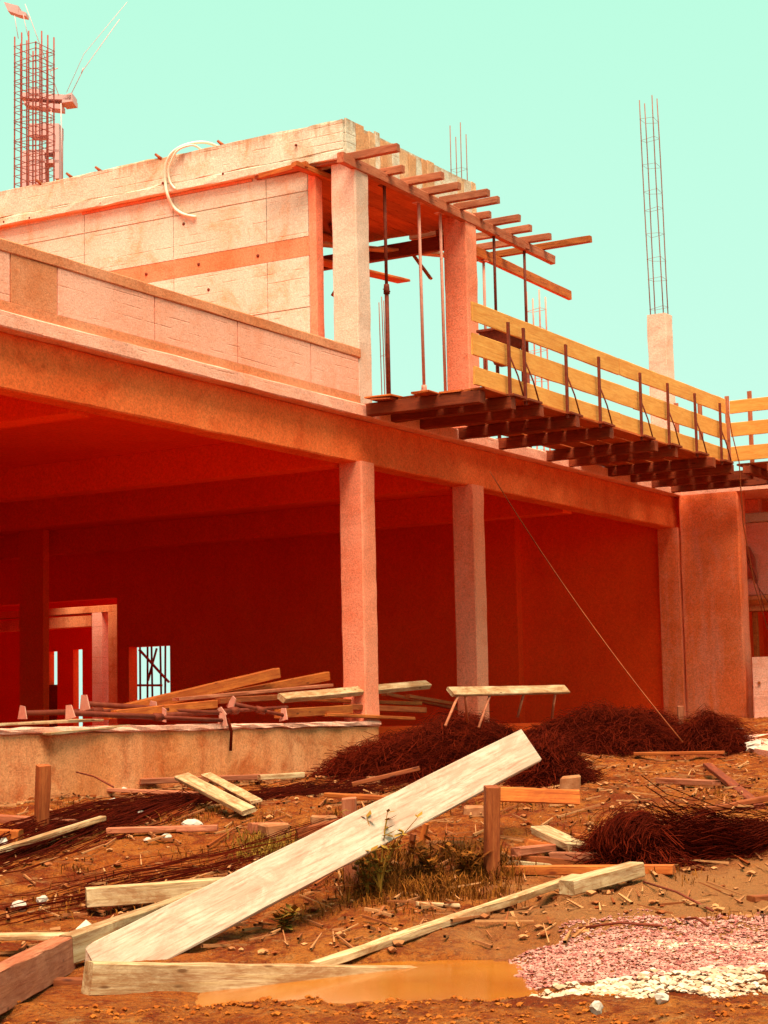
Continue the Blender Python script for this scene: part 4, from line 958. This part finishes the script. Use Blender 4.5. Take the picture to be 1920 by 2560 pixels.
# single pale stones, papers and masonry lumps
def stone(name, dx, dy, r_, m, label, cat):
    p = P(dx, dy); vs, fs = [], []; lump_geo(vs, fs, (p.x, p.y, p.z+r_*0.35), r_, 0.75)
    me_ = mesh(name, vs, fs); bm = bmesh.new(); bm.from_mesh(me_); bmesh.ops.subdivide_edges(bm, edges=bm.edges[:], cuts=1, smooth=0.4)
    for v_ in bm.verts: v_.co += Vector((rng.uniform(-1, 1), rng.uniform(-1, 1), rng.uniform(-1, 1)))*r_*0.10
    bm.to_mesh(me_); bm.free()
    return tag(link(name, me_, m), label, cat)
for dx, dy, r_ in ((170, 1712, .07), (205, 1714, .06), (262, 1712, .08), (290, 1700, .09), (245, 1738, .07), (345, 1702, .10), (360, 1812, .05), (412, 1790, .09), (318, 1818, .04), (40, 1968, .09), (90, 1952, .06), (305, 1762, .05), (8, 1828, .07)):
    stone('pale_stone', dx, dy, r_, 'paper', 'small whitish lump lying on the slope before the plinth', 'stone'); bpy.context.scene.objects[-1]['group'] = 'whitish lumps on the slope'
stone('masonry_lump', 188, 2035, .12, 'lime', 'pale lump lying beside the split end of the heavy timber', 'stone')
def block(dx, dy, a, b_, h_, label, yaw=0.4, n=1):
    p = P(dx, dy); t = empty('masonry_pile' if n > 1 else 'masonry_block', p); tag(t, label, 'masonry'); inv = Matrix.Translation(-p)
    for k in range(n):
        q_ = p+Vector((rng.gauss(0, a*.6), rng.gauss(0, b_*.6), h_*.8*(k % 3))) if n > 1 else p
        vs = []
        for (x_, y_, z_) in ((-1, -1, -.3), (1, -1, -.3), (1, 1, -.3), (-1, 1, -.3), (-1, -1, 1), (1, -1, 1), (1, 1, 1), (-1, 1, 1)):
            X, Y = x_*a*rng.uniform(.8, 1.1), y_*b_*rng.uniform(.8, 1.1); th = yaw+(rng.uniform(-.8, .8) if n > 1 else 0)
            vs.append((q_.x+X*math.cos(th)-Y*math.sin(th), q_.y+X*math.sin(th)+Y*math.cos(th), q_.z+z_*h_*rng.uniform(.85, 1.1)))
        me_ = mesh('block', vs, BOXF); bm = bmesh.new(); bm.from_mesh(me_); bmesh.ops.bevel(bm, geom=bm.edges[:], offset=.02, segments=1, affect='EDGES'); bm.to_mesh(me_); bm.free()
        o = link('block', me_, 'brick', None); o.parent = t; o.matrix_parent_inverse = inv
block(1232, 1708, .17, .12, .17, 'square broken masonry block right of the wide board')
block(806, 1692, .14, .10, .10, 'broken masonry block left of the wire heap')
block(590, 1810, .20, .12, .14, 'broken masonry block near the yellow grass', 0.9)
block(700, 1792, .14, .10, .14, 'broken masonry block behind the wide board', 0.2)
block(1235, 1600, .22, .16, .12, 'pile of pale broken masonry between the two wire heaps', 0.3, 7)
block(1015+10, 1760, .16, .12, .10, 'masonry block half sunk behind the rail', 0.5)
stone('masonry_lump', 1290, 2188, .055, 'paper', 'white lump standing out of the spilled lime', 'stone')
stone('masonry_lump', 1430, 2165, .05, 'paper', 'flat white lump at the far end of the spilled lime', 'stone')
for k_, (dx, dy, lb) in enumerate(((533, 1648, 'crumpled white paper at the foot of the plinth'), (1600, 1617, 'crumpled white paper on the rubble before the apron'), (1630, 1618, 'second white scrap on the rubble before the apron'))):
    p = P(dx, dy, .05); vs, fs = [], []
    for i in range(5):
        for j in range(5):
            vs.append(p+right*(.26*(i/4-.5)+rng.uniform(-.02, .02))+Vector((0, 0, 1))*(.13*j/4+rng.uniform(-.03, .03))+Vector(_fw)*(.10*j/4+rng.uniform(-.04, .04)))
    for i in range(4):
        for j in range(4): a = i*5+j; fs.append((a, a+5, a+6, a+1))
    o = link('paper', mesh('paper', vs, fs), 'paper'); tag(o, lb, 'paper')
    mo = o.modifiers.new('thick', 'SOLIDIFY'); mo.thickness = 0.006

# ------------------------------------------------------------------ weeds and grass
def grass(name, n, samp, m, hmin, hmax, label):
    vs, fs = [], []
    for _ in range(n):
        x_, y_ = samp(); z_ = tz(x_, y_); h_ = rng.uniform(hmin, hmax); a = rng.uniform(0, 6.28); l_ = rng.uniform(.2, 1.1)*h_; w_ = rng.uniform(.003, .007)
        d = Vector((math.cos(a), math.sin(a), 0)); s_ = Vector((-d.y, d.x, 0))*w_; p = Vector((x_, y_, z_-0.01)); b = len(vs)
        m1 = p+d*l_*.35+Vector((0, 0, h_*.65)); m2 = p+d*l_+Vector((0, 0, h_*rng.uniform(.6, 1)))
        vs += [p-s_, p+s_, m1-s_*.8, m1+s_*.8, m2]; fs += [(b, b+1, b+3, b+2), (b+2, b+3, b+4)]
    return tag(link(name, mesh(name, vs, fs), m), label, 'grass', kind='stuff')
def patch(dx0, dx1, dy0, dy1):
    cs = [P(rng.uniform(dx0, dx1), rng.uniform(dy0, dy1)) for _ in range(60)]
    def s_():
        c_ = rng.choice(cs); return c_.x+rng.gauss(0, .12), min(-.3, c_.y+rng.gauss(0, .12))
    return s_
grass('dark_grass', 3800, patch(760, 1110, 1850, 1945), 'weedd', .05, .20, 'dark rank grass around the stout post')
grass('yellow_grass', 900, patch(535, 640, 1815, 1860), 'weed', .05, .16, 'yellowish grass beside the long bleached beam')
grass('sparse_grass', 2600, patch(100, 1600, 1700, 1990), 'weedd', .03, .12, 'sparse grass growing through the debris')
def weed(dx, dy, h_, label, n=7, m='weed', d=None):
    p = P(dx, dy) if d is None else PD(dx, dy, d)
    t = empty('weed', p); tag(t, label, 'weed'); inv = Matrix.Translation(-p)
    vs, fs, lv, lf = [], [], [], []
    for k in range(n):
        a = rng.uniform(0, 6.28); l_ = rng.uniform(.15, .6)*h_; hh = h_*rng.uniform(.6, 1); pts = []
        for i in range(6):
            u = i/5; pts.append(p+Vector((math.cos(a)*l_*u*u, math.sin(a)*l_*u*u, hh*u)))
        tube_geo(vs, fs, pts, .009, 4, .003)
        for i in range(2, 6):
            for s_ in range(3):
                b = rng.uniform(0, 6.28); dd = Vector((math.cos(b), math.sin(b), rng.uniform(-.3, .6))); L = rng.uniform(.05, .13); sw = Vector((-dd.y, dd.x, 0)).normalized()*L*.25; q_ = pts[i]; e = len(lv)
                lv += [q_, q_+dd*L*.5+sw, q_+dd*L, q_+dd*L*.5-sw]; lf += [(e, e+1, e+2, e+3)]
    for nm, v_, f_ in (('stem', vs, fs), ('leaves', lv, lf)):
        o = link(nm, mesh(nm, v_, f_), m); o.parent = t; o.matrix_parent_inverse = inv
weed(822, 1938, .72, 'tall thin weed growing up in front of the wide board', 9)
weed(795, 1940, .45, 'shorter weed beside the tall one before the wide board', 6)
weed(615, 2012, .16, 'small pale weed on the bare soil below the wide board', 8)
weed(930, 1905, .35, 'bushy weed in the dark grass beside the sticks', 9, 'weedd')
weed(1010, 1900, .30, 'bushy weed at the foot of the stout post', 9, 'weedd')
